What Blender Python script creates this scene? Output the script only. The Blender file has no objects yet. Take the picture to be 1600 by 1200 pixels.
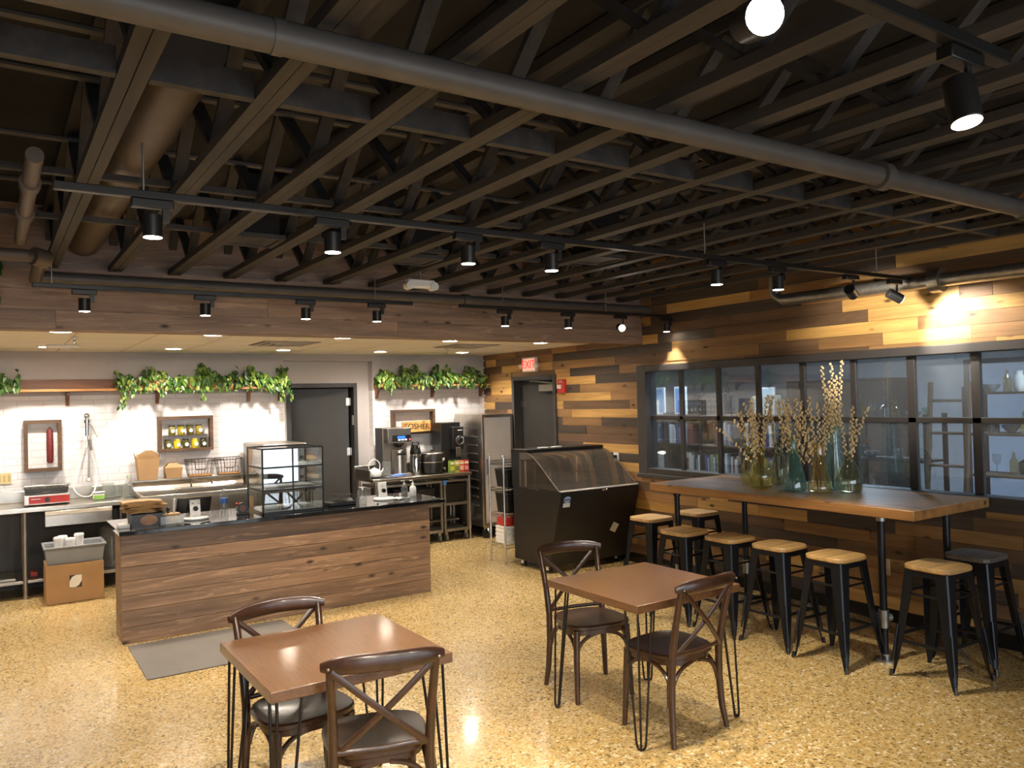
KITCHEN, SPOTA, SPOTB, SPOTC, WALLW, SKY, SHOP = 105.0, 100.0, 145.0, 195.0, 85.0, 4.5, 95.0
import bpy, math, random
from mathutils import Vector, Matrix, Euler
S = bpy.context.scene
COL = S.collection
PI = math.pi
rnd = random.Random(7)

# ------------------------------------------------------------------ materials
def lin(c):
    c = c / 255.0
    return c / 12.92 if c <= 0.04045 else ((c + 0.055) / 1.055) ** 2.4
def hx(h):
    return (lin(int(h[0:2], 16)), lin(int(h[2:4], 16)), lin(int(h[4:6], 16)), 1.0)
class NT:
    def __init__(s, name):
        s.m = bpy.data.materials.new(name); s.m.use_nodes = True
        s.t = s.m.node_tree; s.n = s.t.nodes; s.b = s.n['Principled BSDF']; s.out = s.n['Material Output']
    def add(s, typ, **kw):
        n = s.n.new(typ)
        for k, v in kw.items():
            if hasattr(n, k): setattr(n, k, v)
            else: n.inputs[k].default_value = v
        return n
    def ln(s, a, b): s.t.links.new(a, b)
    def ramp(s, fac, stops, interp='LINEAR'):
        r = s.n.new('ShaderNodeValToRGB'); e = r.color_ramp.elements
        r.color_ramp.interpolation = interp
        while len(e) < len(stops): e.new(0.5)
        for i, (p, c) in enumerate(stops):
            e[i].position = p; e[i].color = c
        s.ln(fac, r.inputs['Fac']); return r.outputs['Color']
    def coord(s, scale=(1, 1, 1), kind='Object', rnd_off=None):
        tc = s.n.new('ShaderNodeTexCoord'); mp = s.n.new('ShaderNodeMapping')
        mp.inputs['Scale'].default_value = scale
        v = tc.outputs[kind]
        if rnd_off:
            g = s.n.new('ShaderNodeNewGeometry'); mu = s.n.new('ShaderNodeVectorMath'); mu.operation = 'MULTIPLY'
            mu.inputs[1].default_value = rnd_off
            s.ln(g.outputs['Random Per Island'], mu.inputs[0])
            ad = s.n.new('ShaderNodeVectorMath'); ad.operation = 'ADD'
            s.ln(v, ad.inputs[0]); s.ln(mu.outputs[0], ad.inputs[1]); v = ad.outputs[0]
        s.ln(v, mp.inputs['Vector']); return mp.outputs['Vector']
    def mix(s, a, b, fac, mode='MIX'):
        n = s.n.new('ShaderNodeMix'); n.data_type = 'RGBA'; n.blend_type = mode
        for sock, v in ((n.inputs['Factor'], fac), (n.inputs[6], a), (n.inputs[7], b)):
            if hasattr(v, 'links'): s.ln(v, sock)
            else: sock.default_value = v
        return n.outputs[2]
    def bump(s, h, strength=0.3, dist=0.01):
        n = s.n.new('ShaderNodeBump'); n.inputs['Strength'].default_value = strength; n.inputs['Distance'].default_value = dist
        s.ln(h, n.inputs['Height']); s.ln(n.outputs['Normal'], s.b.inputs['Normal'])
def plain(name, col, rough=0.5, metal=0.0, noise=0.12, nscale=6.0, bump=0.0, coat=0.0, emit=None, es=0.0, trans=0.0, alpha=1.0):
    t = NT(name); c = hx(col) if isinstance(col, str) else col
    b = t.b
    if noise > 0:
        v = t.coord((nscale,) * 3); nz = t.add('ShaderNodeTexNoise', Scale=1.0, Detail=4.0)
        t.ln(v, nz.inputs['Vector'])
        lo = tuple(x * (1 - noise) for x in c[:3]) + (1,); hi = tuple(min(1, x * (1 + noise)) for x in c[:3]) + (1,)
        t.ln(t.ramp(nz.outputs['Fac'], [(0.3, lo), (0.7, hi)]), b.inputs['Base Color'])
        if bump: t.bump(nz.outputs['Fac'], bump, 0.01)
    else:
        b.inputs['Base Color'].default_value = c
    b.inputs['Roughness'].default_value = rough; b.inputs['Metallic'].default_value = metal
    b.inputs['Coat Weight'].default_value = coat; b.inputs['Coat Roughness'].default_value = 0.12
    b.inputs['Transmission Weight'].default_value = trans
    if emit:
        b.inputs['Emission Color'].default_value = hx(emit) if isinstance(emit, str) else emit
        b.inputs['Emission Strength'].default_value = es
        t.m.cycles.emission_sampling = 'NONE'
    return t.m
def wood(name, c1, c2, axis=0, grain=26.0, rough=0.55, knots=False, island=0.0, coat=0.0, bump=0.15, streak=None, soft=False):
    t = NT(name)
    sc = [grain, grain, grain]; sc[axis] = grain * 0.07
    off = (37.0, 11.0, 5.0) if island else None
    v = t.coord(tuple(sc), rnd_off=off)
    nz = t.add('ShaderNodeTexNoise', Scale=1.0, Detail=6.0, Roughness=0.62, Distortion=0.1 if soft else 0.8); t.ln(v, nz.inputs['Vector'])
    col = t.ramp(nz.outputs['Fac'], [(0.28, hx(c1)), (0.72, hx(c2))])
    sc2 = [9.0, 9.0, 9.0]; sc2[axis] = 0.8
    v2 = t.coord(tuple(sc2), rnd_off=off); n2 = t.add('ShaderNodeTexNoise', Scale=1.0, Detail=3.0); t.ln(v2, n2.inputs['Vector'])
    if not soft: col = t.mix(col, t.ramp(n2.outputs['Fac'], [(0.35, (.62, .62, .62, 1)), (0.65, (1.2, 1.17, 1.12, 1))]), 0.75, 'MULTIPLY')
    if streak:
        sc4 = [15.0, 15.0, 15.0]; sc4[axis] = 1.1
        v4 = t.coord(tuple(sc4), rnd_off=off); w = t.add('ShaderNodeTexNoise', Scale=1.0, Detail=8.0, Roughness=0.7, Distortion=2.5); t.ln(v4, w.inputs['Vector'])
        col = t.mix(col, hx(streak), t.ramp(w.outputs['Fac'], [(0.55, (0, 0, 0, 1)), (0.63, (.7, .7, .7, 1)), (0.66, (0, 0, 0, 1))]))
    if knots:
        sc3 = [7.5, 7.5, 7.5]; sc3[axis] = 3.2
        v3 = t.coord(tuple(sc3), rnd_off=off)
        vo = t.add('ShaderNodeTexVoronoi', Scale=1.0, Randomness=1.0); t.ln(v3, vo.inputs['Vector'])
        col = t.mix(col, hx('2A1A10'), t.ramp(vo.outputs['Distance'], [(0.055, (1, 1, 1, 1)), (0.12, (.35, .35, .35, 1)), (0.16, (0, 0, 0, 1))]))
    if island:
        g = t.n.new('ShaderNodeNewGeometry')
        lo, hi = 1 - island, 1 + island
        col = t.mix(col, t.ramp(g.outputs['Random Per Island'], [(0, (lo, lo, lo, 1)), (1, (hi, hi, hi, 1))]), 1.0, 'MULTIPLY')
    t.ln(col, t.b.inputs['Base Color']); t.b.inputs['Roughness'].default_value = rough
    t.b.inputs['Coat Weight'].default_value = coat; t.b.inputs['Coat Roughness'].default_value = 0.11
    if bump: t.bump(nz.outputs['Fac'], bump, 0.004)
    return t.m
def glass(name, tint='F4FAFA', body=0.06, rough=0.0, tintcol=None, refl=1.5):
    """thin pane: see-through with fresnel reflection and a little body colour"""
    t = NT(name); n = t.n
    tr = n.new('ShaderNodeBsdfTransparent'); tr.inputs['Color'].default_value = hx(tint)
    gl = n.new('ShaderNodeBsdfGlossy'); gl.inputs['Roughness'].default_value = rough; gl.inputs['Color'].default_value = (1, 1, 1, 1)
    lw = n.new('ShaderNodeLayerWeight'); lw.inputs['Blend'].default_value = 0.5
    pw = n.new('ShaderNodeMath'); pw.operation = 'POWER'; pw.inputs[1].default_value = 4.0; t.ln(lw.outputs['Facing'], pw.inputs[0])
    f0 = ((refl - 1) / (refl + 1)) ** 2; fr = n.new('ShaderNodeMath'); fr.operation = 'MULTIPLY_ADD'; fr.inputs[1].default_value = 1 - f0; fr.inputs[2].default_value = f0; t.ln(pw.outputs[0], fr.inputs[0])
    mx = n.new('ShaderNodeMixShader'); t.ln(fr.outputs[0], mx.inputs[0]); t.ln(tr.outputs[0], mx.inputs[1]); t.ln(gl.outputs[0], mx.inputs[2])
    last = mx.outputs[0]
    if body > 0:
        df = n.new('ShaderNodeBsdfDiffuse'); df.inputs['Color'].default_value = hx(tintcol or tint)
        m2 = n.new('ShaderNodeMixShader'); m2.inputs[0].default_value = body
        t.ln(last, m2.inputs[1]); t.ln(df.outputs[0], m2.inputs[2]); last = m2.outputs[0]
    t.ln(last, t.out.inputs['Surface']); return t.m
def brick_white():
    t = NT('white_painted_brick')
    tc = t.n.new('ShaderNodeTexCoord'); sp = t.n.new('ShaderNodeSeparateXYZ'); cb = t.n.new('ShaderNodeCombineXYZ')
    t.ln(tc.outputs['Object'], sp.inputs[0]); t.ln(sp.outputs['X'], cb.inputs[0]); t.ln(sp.outputs['Z'], cb.inputs[1])
    br = t.n.new('ShaderNodeTexBrick'); t.ln(cb.outputs[0], br.inputs['Vector'])
    br.inputs['Scale'].default_value = 1.0; br.inputs['Brick Width'].default_value = 0.24; br.inputs['Row Height'].default_value = 0.075
    br.inputs['Mortar Size'].default_value = 0.006; br.inputs['Mortar Smooth'].default_value = 0.4
    br.inputs['Color1'].default_value = hx('F2EEED'); br.inputs['Color2'].default_value = hx('EEE9E8'); br.inputs['Mortar'].default_value = hx('E2DCDA')
    t.ln(br.outputs['Color'], t.b.inputs['Base Color'])
    nz = t.add('ShaderNodeTexNoise', Scale=45.0, Detail=3.0); t.ln(tc.outputs['Object'], nz.inputs['Vector'])
    h = t.n.new('ShaderNodeMath'); h.operation = 'MULTIPLY_ADD'; h.inputs[1].default_value = 0.35
    inv = t.n.new('ShaderNodeMath'); inv.operation = 'SUBTRACT'; inv.inputs[0].default_value = 1.0; t.ln(br.outputs['Fac'], inv.inputs[1])
    t.ln(nz.outputs['Fac'], h.inputs[0]); t.ln(inv.outputs[0], h.inputs[2])
    t.bump(h.outputs[0], 0.45, 0.01); t.b.inputs['Roughness'].default_value = 0.42
    return t.m
def terrazzo():
    t = NT('exposed_aggregate_floor')
    tc = t.n.new('ShaderNodeTexCoord'); V = tc.outputs['Object']
    wn = t.add('ShaderNodeTexNoise', Scale=30.0, Detail=2.0); t.ln(V, wn.inputs['Vector'])
    wm = t.n.new('ShaderNodeVectorMath'); wm.operation = 'MULTIPLY_ADD'; wm.inputs[1].default_value = (.018, .018, 0)
    t.ln(wn.outputs['Color'], wm.inputs[0]); t.ln(V, wm.inputs[2])
    cols = ['3E3424', '8C7444', 'BFA064', 'CDB074', 'AA8A52', 'E0CE9C', 'B8924A', 'F6EED6', '6A5634', 'C8A868', 'EADCB4', '94805A']
    def layer(scale):
        vo = t.add('ShaderNodeTexVoronoi', Scale=scale); t.ln(wm.outputs[0], vo.inputs['Vector'])
        sep = t.n.new('ShaderNodeSeparateColor'); t.ln(vo.outputs['Color'], sep.inputs[0])
        return vo, t.ramp(sep.outputs[0], [(i / len(cols), hx(c)) for i, c in enumerate(cols)], 'CONSTANT'), sep
    v1, c1, s1 = layer(62.0)
    v2, c2, s2 = layer(120.0)
    col = t.mix(c1, c2, t.ramp(s1.outputs[1], [(0.5, (0, 0, 0, 1)), (0.52, (1, 1, 1, 1))], 'LINEAR'))
    col = t.mix(col, hx('BA9C62'), t.ramp(v1.outputs['Distance'], [(0.45, (0, 0, 0, 1)), (0.62, (.8, .8, .8, 1))]))
    big = t.add('ShaderNodeTexNoise', Scale=0.9, Detail=4.0); t.ln(V, big.inputs['Vector'])
    col = t.mix(col, t.ramp(big.outputs['Fac'], [(0.3, (.86, .84, .8, 1)), (0.7, (1.08, 1.06, 1.04, 1))]), 1.0, 'MULTIPLY')
    col = t.mix(col, hx('AE8E52'), 0.25)
    t.ln(col, t.b.inputs['Base Color'])
    t.b.inputs['Roughness'].default_value = 0.24
    t.ln(t.ramp(v1.outputs['Distance'], [(0.2, (.16, .16, .16, 1)), (0.7, (.34, .34, .34, 1))]), t.b.inputs['Roughness'])
    t.b.inputs['Coat Weight'].default_value = 0.45; t.b.inputs['Coat Roughness'].default_value = 0.09
    t.bump(v1.outputs['Distance'], 0.06, 0.002)
    return t.m
def tile_ceiling():
    t = NT('acoustic_ceiling_tile')
    tc = t.n.new('ShaderNodeTexCoord')
    br = t.n.new('ShaderNodeTexBrick'); t.ln(tc.outputs['Object'], br.inputs['Vector'])
    br.offset = 0.0; br.inputs['Scale'].default_value = 1.0; br.inputs['Brick Width'].default_value = 0.61; br.inputs['Row Height'].default_value = 0.61
    br.inputs['Mortar Size'].default_value = 0.009; br.inputs['Color1'].default_value = hx('F4F0E8'); br.inputs['Color2'].default_value = hx('F0EBE2'); br.inputs['Mortar'].default_value = hx('CFC6B8')
    t.ln(br.outputs['Color'], t.b.inputs['Base Color']); t.b.inputs['Roughness'].default_value = 0.85
    return t.m
def leafmat(name, a, b, c):
    t = NT(name); g = t.n.new('ShaderNodeNewGeometry')
    t.ln(t.ramp(g.outputs['Random Per Island'], [(0, hx(a)), (0.5, hx(b)), (1, hx(c))]), t.b.inputs['Base Color'])
    t.b.inputs['Roughness'].default_value = 0.4; t.b.inputs['Subsurface Weight'].default_value = 0.0
    return t.m
M = {}
M['floor'] = terrazzo()
M['deck'] = plain('dark_deck_paint', '1B1918', 0.85, noise=0.2)
M['joist'] = wood('dark_painted_joist', '2F2C2B', '423E3C', 1, 20, 0.7, bump=0.1)
M['pipe'] = plain('grey_painted_pipe', '56504B', 0.5, 0.1)
M['duct'] = plain('galvanised_duct', '5C5046', 0.5, 0.3)
M['header'] = wood('stained_header_board', '7E6656', 'A0846F', 0, 22, 0.6, True, 0.08, streak='B89A80')
M['counterwood'] = wood('grey_brown_cedar', '6C5340', '92745A', 0, 24, 0.55, True, 0.26, streak='B8967A')
M['counterdark'] = wood('dark_stained_cedar', '4A382D', '66503F', 0, 24, 0.5, True, 0.1, streak='8A6E58')
M['gray'] = plain('grey_wall_paint', 'B9B3B1', 0.75, noise=0.03)
M['brick'] = brick_white()
M['lowwall'] = plain('charcoal_wall_panel', '38342F', 0.55, noise=0.1)
M['tile'] = tile_ceiling()
M['tan'] = wood('pale_pine_plank', 'B98D4E', 'DDB26C', 1, 22, 0.5, True, 0.1)
M['mid'] = wood('brown_pine_plank', '86643E', 'A47D50', 1, 22, 0.55, True, 0.16)
M['brown'] = wood('weathered_brown_plank', '634A33', '7C6046', 1, 22, 0.6, True, 0.16)
M['darkp'] = wood('dark_grey_plank', '40352D', '564A40', 1, 22, 0.6, True, 0.12)
M['frame'] = plain('charcoal_frame_paint', '3E3B3A', 0.45, noise=0.06)
M['doorp'] = plain('charcoal_door_paint', '34322F', 0.45, noise=0.05)
M['black'] = plain('black_metal', '171614', 0.4, 0.3, noise=0.1)
M['blackp'] = plain('black_plastic', '1B1A19', 0.35, noise=0.1)
M['caseblk'] = plain('black_case_enamel', '15120F', 0.42, noise=0.05)
M['granite'] = plain('black_granite', '0D0D10', 0.06, noise=0.5, nscale=220, coat=0.6)
M['steel'] = plain('brushed_steel', 'B9B2A8', 0.28, 1.0, noise=0.06, nscale=12)
M['steeld'] = plain('dull_steel', '9A938A', 0.4, 0.9, noise=0.08)
M['chrome'] = plain('chrome', 'D8D8D8', 0.1, 1.0, noise=0)
M['galv'] = plain('galvanised_pipe_fitting', '9A9894', 0.35, 0.9, noise=0.15, nscale=30)
M['white'] = plain('white_plastic', 'E9E6E0', 0.35, noise=0.03)
M['whitep'] = plain('white_door_panel', 'CFCBCB', 0.4, noise=0.03)
M['tabletop'] = wood('walnut_table_top', '4E341F', '704C2E', 1, 95, 0.30, False, coat=0.35, bump=0, soft=True)
M['bartop'] = wood('butcher_block_top', '7E5832', 'A87A46', 1, 24, 0.42, True, coat=0.12, bump=0.05)
M['stoolwood'] = wood('pale_stool_wood', '9C7848', 'C4A068', 0, 26, 0.42, False, bump=0.08)
M['stoolgrey'] = wood('grey_stool_wood', '4A443E', '635B53', 0, 26, 0.45, False, bump=0.08)
M['chair'] = wood('dark_mahogany_chair', '2C1A11', '42281A', 1, 30, 0.3, False, coat=0.25, bump=0.03)
M['hairpin'] = plain('dark_bronze_rod', '1D1612', 0.42, 0.4, noise=0.1)
M['stoolmetal'] = plain('gunmetal_stool_steel', '23252A', 0.33, 0.65, noise=0.12)
M['mat'] = plain('grey_rubber_mat', '6B645C', 0.8, noise=0.1, nscale=3)
M['kraft'] = plain('kraft_paper', 'AC875C', 0.75, noise=0.08)
M['kraftd'] = plain('kraft_paper_dark', '9A7444', 0.8, noise=0.1)
M['card'] = plain('corrugated_cardboard', 'A07C54', 0.8, noise=0.06)
M['shelfw'] = wood('red_brown_shelf', '6A4530', '8A5E42', 0, 24, 0.5)
M['shelfl'] = wood('honey_shelf_edge', '9C6A3C', 'C08A52', 0, 24, 0.5)
M['box'] = wood('weathered_shadow_box', '4A3524', '6A4E36', 0, 30, 0.6)
M['leaf'] = leafmat('pothos_leaf', '1C3A12', '426A22', '8A9C3E')
M['leafd'] = leafmat('dull_green_leaf', '24401A', '3C5E26', '56702E')  # duller, more even greens than the pothos leaf
M['paneglass'] = glass('window_pane_glass', 'D4DCE2', 0.06, tintcol='C8D0D8', refl=1.9)
M['caseglass'] = glass('display_case_glass', 'E8EEF0', 0.0, refl=2.6)
M['deliglass'] = glass('curved_deli_glass', 'D8D2CA', 0.06, tintcol='C8BEB4', refl=1.55)
M['clear'] = glass('clear_plastic', 'F2F4F2', 0.08, refl=1.5)
M['gyellow'] = glass('yellow_green_glass', 'F2EFC4', 0.10, tintcol='C0B860', refl=2.0)
M['gteal'] = glass('teal_glass', 'C8E6E0', 0.10, tintcol='6AB0A6', refl=2.0)
M['gamber'] = glass('amber_glass', 'F4EAC8', 0.09, tintcol='D0B060', refl=2.0)
M['gteald'] = glass('pale_blue_green_glass', 'D6ECE8', 0.14, tintcol='90C4BC', refl=2.0)
M['golive'] = glass('smoky_olive_glass', 'DEE2D0', 0.10, tintcol='9A9E78', refl=2.0)
M['stem'] = plain('brown_twig', '6A4E34', 0.7)
M['bud'] = plain('cream_willow_bud', 'E6CE9C', 0.7, noise=0.1, nscale=60)
M['red'] = plain('red_enamel', 'C02A24', 0.4, noise=0.05)
M['lamp'] = plain('lit_lens', 'FFFFFF', 0.5, noise=0, emit='FFF3DC', es=14.0)
M['down'] = plain('lit_downlight', 'FFFFFF', 0.5, noise=0, emit='FFEFD8', es=26.0)
M['hot'] = plain('glaring_lens', 'FFFFFF', 0.5, noise=0, emit='FFFFFF', es=60.0)
M['cool'] = plain('cool_ceiling_panel', 'FFFFFF', 0.5, noise=0, emit='DDEBFF', es=5.0)
def colour(h, rough=0.5, metal=0.0):
    k = 'c_%s_%d_%d' % (h, rough * 100, metal * 100)
    if k not in M: M[k] = plain('paint_' + h.lower(), h, rough, metal, noise=0.06)
    return M[k]

# ------------------------------------------------------------------ mesh builder
class MB:
    def __init__(s): s.v = []; s.f = []; s.mi = []; s.cur = 0
    def add(s, vs, fs, Mx=None):
        o = len(s.v)
        s.v += [tuple(Mx @ Vector(p)) for p in vs] if Mx is not None else [tuple(p) for p in vs]
        for f in fs: s.f.append(tuple(i + o for i in f)); s.mi.append(s.cur)
        return s
    def box(s, x0, x1, y0, y1, z0, z1, Mx=None):
        return s.add([(x0, y0, z0), (x1, y0, z0), (x1, y1, z0), (x0, y1, z0), (x0, y0, z1), (x1, y0, z1), (x1, y1, z1), (x0, y1, z1)],
                     [(0, 3, 2, 1), (4, 5, 6, 7), (0, 1, 5, 4), (1, 2, 6, 5), (2, 3, 7, 6), (3, 0, 4, 7)], Mx)
    def tube(s, pts, r, n=8, caps=True, closed=False, flat=None, Mx=None):
        pts = [Vector(p) for p in pts]; k = len(pts)
        rs = r if isinstance(r, (list, tuple)) else [r] * k
        vs, fs = [], []
        up = None
        for i, p in enumerate(pts):
            if closed: d = pts[(i + 1) % k] - pts[i - 1]
            else: d = pts[min(i + 1, k - 1)] - pts[max(i - 1, 0)]
            d = d.normalized() if d.length > 1e-9 else Vector((0, 0, 1))
            if up is None:
                up = Vector((0, 0, 1)) if abs(d.z) < 0.9 else Vector((1, 0, 0))
                if flat is not None: up = Vector(flat)
            a = d.cross(up)
            if a.length < 1e-6: a = d.cross(Vector((0, 1, 0.3)))
            a.normalize(); b = a.cross(d).normalized()
            if flat is None: up = b
            ra, rb = rs[i] if isinstance(rs[i], (list, tuple)) else (rs[i], rs[i])
            for j in range(n):
                t = 2 * PI * (j + 0.5) / n
                vs.append(p + a * math.cos(t) * ra + b * math.sin(t) * rb)
        m = k if closed else k - 1
        for i in range(m):
            for j in range(n):
                fs.append((i * n + j, ((i + 1) % k) * n + j, ((i + 1) % k) * n + (j + 1) % n, i * n + (j + 1) % n))
        if caps and not closed:
            fs.append(tuple(range(n))); fs.append(tuple((k - 1) * n + j for j in reversed(range(n))))
        return s.add(vs, fs, Mx)
    def cyl(s, p0, p1, r0, r1=None, n=16, Mx=None):
        return s.tube([p0, p1], [r0, r0 if r1 is None else r1], n, True, Mx=Mx)
    def lathe(s, prof, c=(0, 0, 0), n=24, Mx=None, sq=1.0):
        vs, fs = [], []
        for (r, z) in prof:
            for j in range(n):
                t = 2 * PI * j / n
                vs.append((c[0] + r * math.cos(t), c[1] + r * math.sin(t) * sq, c[2] + z))
        k = len(prof)
        for i in range(k - 1):
            for j in range(n):
                fs.append((i * n + j, i * n + (j + 1) % n, (i + 1) * n + (j + 1) % n, (i + 1) * n + j))
        if prof[0][0] > 1e-4: fs.append(tuple(reversed(range(n))))
        if prof[-1][0] > 1e-4: fs.append(tuple((k - 1) * n + j for j in range(n)))
        return s.add(vs, fs, Mx)
    def prism(s, poly, axis, a0, a1, Mx=None):
        def P(p, a):
            return (a, p[0], p[1]) if axis == 0 else (p[0], a, p[1]) if axis == 1 else (p[0], p[1], a)
        n = len(poly); vs = [P(p, a0) for p in poly] + [P(p, a1) for p in poly]
        fs = [tuple(reversed(range(n))), tuple(range(n, 2 * n))] + [(i, (i + 1) % n, n + (i + 1) % n, n + i) for i in range(n)]
        return s.add(vs, fs, Mx)
    def sphere(s, c, r, n=12, Mx=None):
        rx, ry, rz = r if isinstance(r, (list, tuple)) else (r, r, r)
        k = max(4, n // 2); vs, fs = [], []
        for i in range(1, k):
            ph = PI * i / k
            for j in range(n):
                t = 2 * PI * j / n
                vs.append((c[0] + rx * math.sin(ph) * math.cos(t), c[1] + ry * math.sin(ph) * math.sin(t), c[2] - rz * math.cos(ph)))
        b = len(vs); vs += [(c[0], c[1], c[2] - rz), (c[0], c[1], c[2] + rz)]
        for i in range(k - 2):
            for j in range(n):
                fs.append((i * n + j, i * n + (j + 1) % n, (i + 1) * n + (j + 1) % n, (i + 1) * n + j))
        for j in range(n):
            fs.append((b, (j + 1) % n, j)); fs.append((b + 1, (k - 2) * n + j, (k - 2) * n + (j + 1) % n))
        return s.add(vs, fs, Mx)
    def obj(s, name, mats, parent=None, bevel=0.0, smooth=True, loc=None):
        me = bpy.data.meshes.new(name); me.from_pydata(s.v, [], s.f)
        if not isinstance(mats, (list, tuple)): mats = [mats]
        for m in mats: me.materials.append(m)
        if len(mats) > 1:
            me.polygons.foreach_set('material_index', s.mi)
        if smooth:
            me.polygons.foreach_set('use_smooth', [True] * len(me.polygons)); me.set_sharp_from_angle(angle=0.6)
        me.update()
        o = bpy.data.objects.new(name, me); COL.objects.link(o)
        if parent: o.parent = parent
        if loc: o.location = loc
        if bevel:
            md = o.modifiers.new('edge', 'BEVEL'); md.width = bevel; md.segments = 2; md.limit_method = 'ANGLE'; md.angle_limit = 0.7
        return o
def B(*a, Mx=None): return MB().box(*a, Mx=Mx)
def tag(o, label, cat, group=None, kind=None):
    o['label'] = label; o['category'] = cat
    if group: o['group'] = group
    if kind: o['kind'] = kind
    return o
def thing(name, label, cat, loc=(0, 0, 0), rz=0.0, group=None):
    o = bpy.data.objects.new(name, None); COL.objects.link(o); o.empty_display_size = 0.1
    o.location = loc; o.rotation_euler = (0, 0, rz)
    return tag(o, label, cat, group)
def struct(o, label=None):
    o['kind'] = 'structure'
    if label: o['label'] = label
    return o
def dup(root, loc=None, rz=None, label=None, group=None):
    r = root.copy(); COL.objects.link(r)
    if loc is not None: r.location = loc
    if rz is not None: r.rotation_euler = (0, 0, rz)
    if label: r['label'] = label
    if group: r['group'] = group
    for ch in list(root.children):
        c = ch.copy(); COL.objects.link(c); c.parent = r
        for g in list(ch.children):
            d = g.copy(); COL.objects.link(d); d.parent = c
    return r
def RZ(a): return Matrix.Rotation(a, 4, 'Z')
def TR(*p): return Matrix.Translation(p)
def RX(a): return Matrix.Rotation(a, 4, 'X')
def RY(a): return Matrix.Rotation(a, 4, 'Y')
def arc(c, r, a0, a1, n, plane='xz'):
    out = []
    for i in range(n + 1):
        a = a0 + (a1 - a0) * i / n
        u, w = c[0] + r * math.cos(a), c[1] + r * math.sin(a)
        out.append((u, w))
    return out
def text(body, size, mat, parent, loc, rot, extrude=0.002, name='lettering'):
    cu = bpy.data.curves.new(name, 'FONT'); cu.body = body; cu.size = size; cu.extrude = extrude
    cu.align_x = 'CENTER'; cu.align_y = 'CENTER'; cu.materials.append(mat)
    c = bpy.data.objects.new('text_source', cu); me = bpy.data.meshes.new_from_object(c); me.name = name; bpy.data.objects.remove(c)
    me.materials.clear(); me.materials.append(mat)
    o = bpy.data.objects.new(name, me); COL.objects.link(o); o.parent = parent; o.location = loc; o.rotation_euler = rot
    return o
def spot(loc, target, power, angle=1.6, blend=0.6, col=(1, .90, .76), r=0.03):
    l = bpy.data.lights.new('spot', 'SPOT'); l.energy = power; l.spot_size = angle; l.spot_blend = blend; l.color = col; l.shadow_soft_size = r
    o = bpy.data.objects.new('spot_light', l); COL.objects.link(o); o.location = loc
    d = Vector(target) - Vector(loc); o.rotation_euler = d.to_track_quat('-Z', 'Y').to_euler()
    return o
# ------------------------------------------------------------------ camera
W, D = 5.975, 9.79
def make_camera():
    f, cx, cy = 1239.0, 800.0, 600.0
    Y = Vector((-17 - cx, 643 - cy, f)).normalized()
    X = Vector((2680 - cx, 575 - cy, f)); X = (X - Y * X.dot(Y)).normalized()
    Z = X.cross(Y)
    R = Matrix((X, Y, Z))
    r, u, b = R @ Vector((1, 0, 0)), R @ Vector((0, -1, 0)), R @ Vector((0, 0, -1))
    m = Matrix(((r.x, u.x, b.x, 0), (r.y, u.y, b.y, 0), (r.z, u.z, b.z, 1.85), (0, 0, 0, 1)))
    c = bpy.data.cameras.new('camera'); c.sensor_width = 36; c.sensor_fit = 'HORIZONTAL'; c.lens = f * 36 / 1600
    c.clip_start = 0.05
    o = bpy.data.objects.new('camera', c); COL.objects.link(o); o.matrix_world = m
    S.camera = o
make_camera()

# ------------------------------------------------------------------ room shell
struct(B(-3.1, W + .1, -3.6, 10.1, -.1, 0).obj('floor', M['floor'], smooth=False))
struct(B(-3.1, W + .12, -3.6, 6.6, 3.30, 3.4).obj('ceiling', M['deck'], smooth=False))
struct(B(-3.1, W, 6.61, 9.93, 2.475, 2.54).obj('ceiling', M['tile'], smooth=False), 'white tiled ceiling over the kitchen')
# back wall: grey paint above, white brick below, alcove with a door opening
b = MB()
for x0, x1 in ((-3.0, 3.065), (4.244, W)):
    b.cur = 0; b.box(x0, x1, D, D + .3, 2.0, 2.475)
    b.cur = 1; b.box(x0, x1, D, D + .3, .93, 2.0)
    b.cur = 2; b.box(x0, x1, D, D + .3, 0, .93)
b.cur = 0
b.box(3.065, 4.244, D, D + .3, 2.39, 2.475)
b.box(3.065, 3.14, D + .13, D + .3, 0, 2.39); b.box(4.07, 4.244, D + .13, D + .3, 0, 2.39); b.box(3.14, 4.07, D + .13, D + .3, 2.10, 2.39)
struct(b.obj('wall_back', [M['gray'], M['brick'], M['lowwall']], smooth=False))
struct(B(2.9, 4.5, D + 1.2, D + 1.25, 0, 2.5).box(2.85, 2.9, D + .3, D + 1.25, 0, 2.5).box(4.5, 4.55, D + .3, D + 1.25, 0, 2.5).box(2.85, 4.55, D + .3, D + 1.25, 2.5, 2.55).obj('wall_corridor', M['deck'], smooth=False))
struct(B(2.85, 4.55, 10.1, D + 1.25, -.1, -.001).obj('floor_corridor', M['lowwall'], smooth=False))
# left wall and the glazed rear wall behind the viewer
struct(B(-3.1, -3.0, -3.6, 10.1, 0, 3.3).obj('wall_left', M['gray'], smooth=False))
b = MB()
b.box(-3.0, W, -3.6, -3.5, 0, .06).box(-3.0, W, -3.6, -3.5, 2.6, 3.3)
for x0, x1 in ((-3.0, -2.6), (-.4, -.25), (2.0, 2.15), (4.0, 4.15), (5.85, W)): b.box(x0, x1, -3.6, -3.5, .06, 2.6)
struct(b.obj('wall_front', M['gray'], smooth=False))

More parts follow.
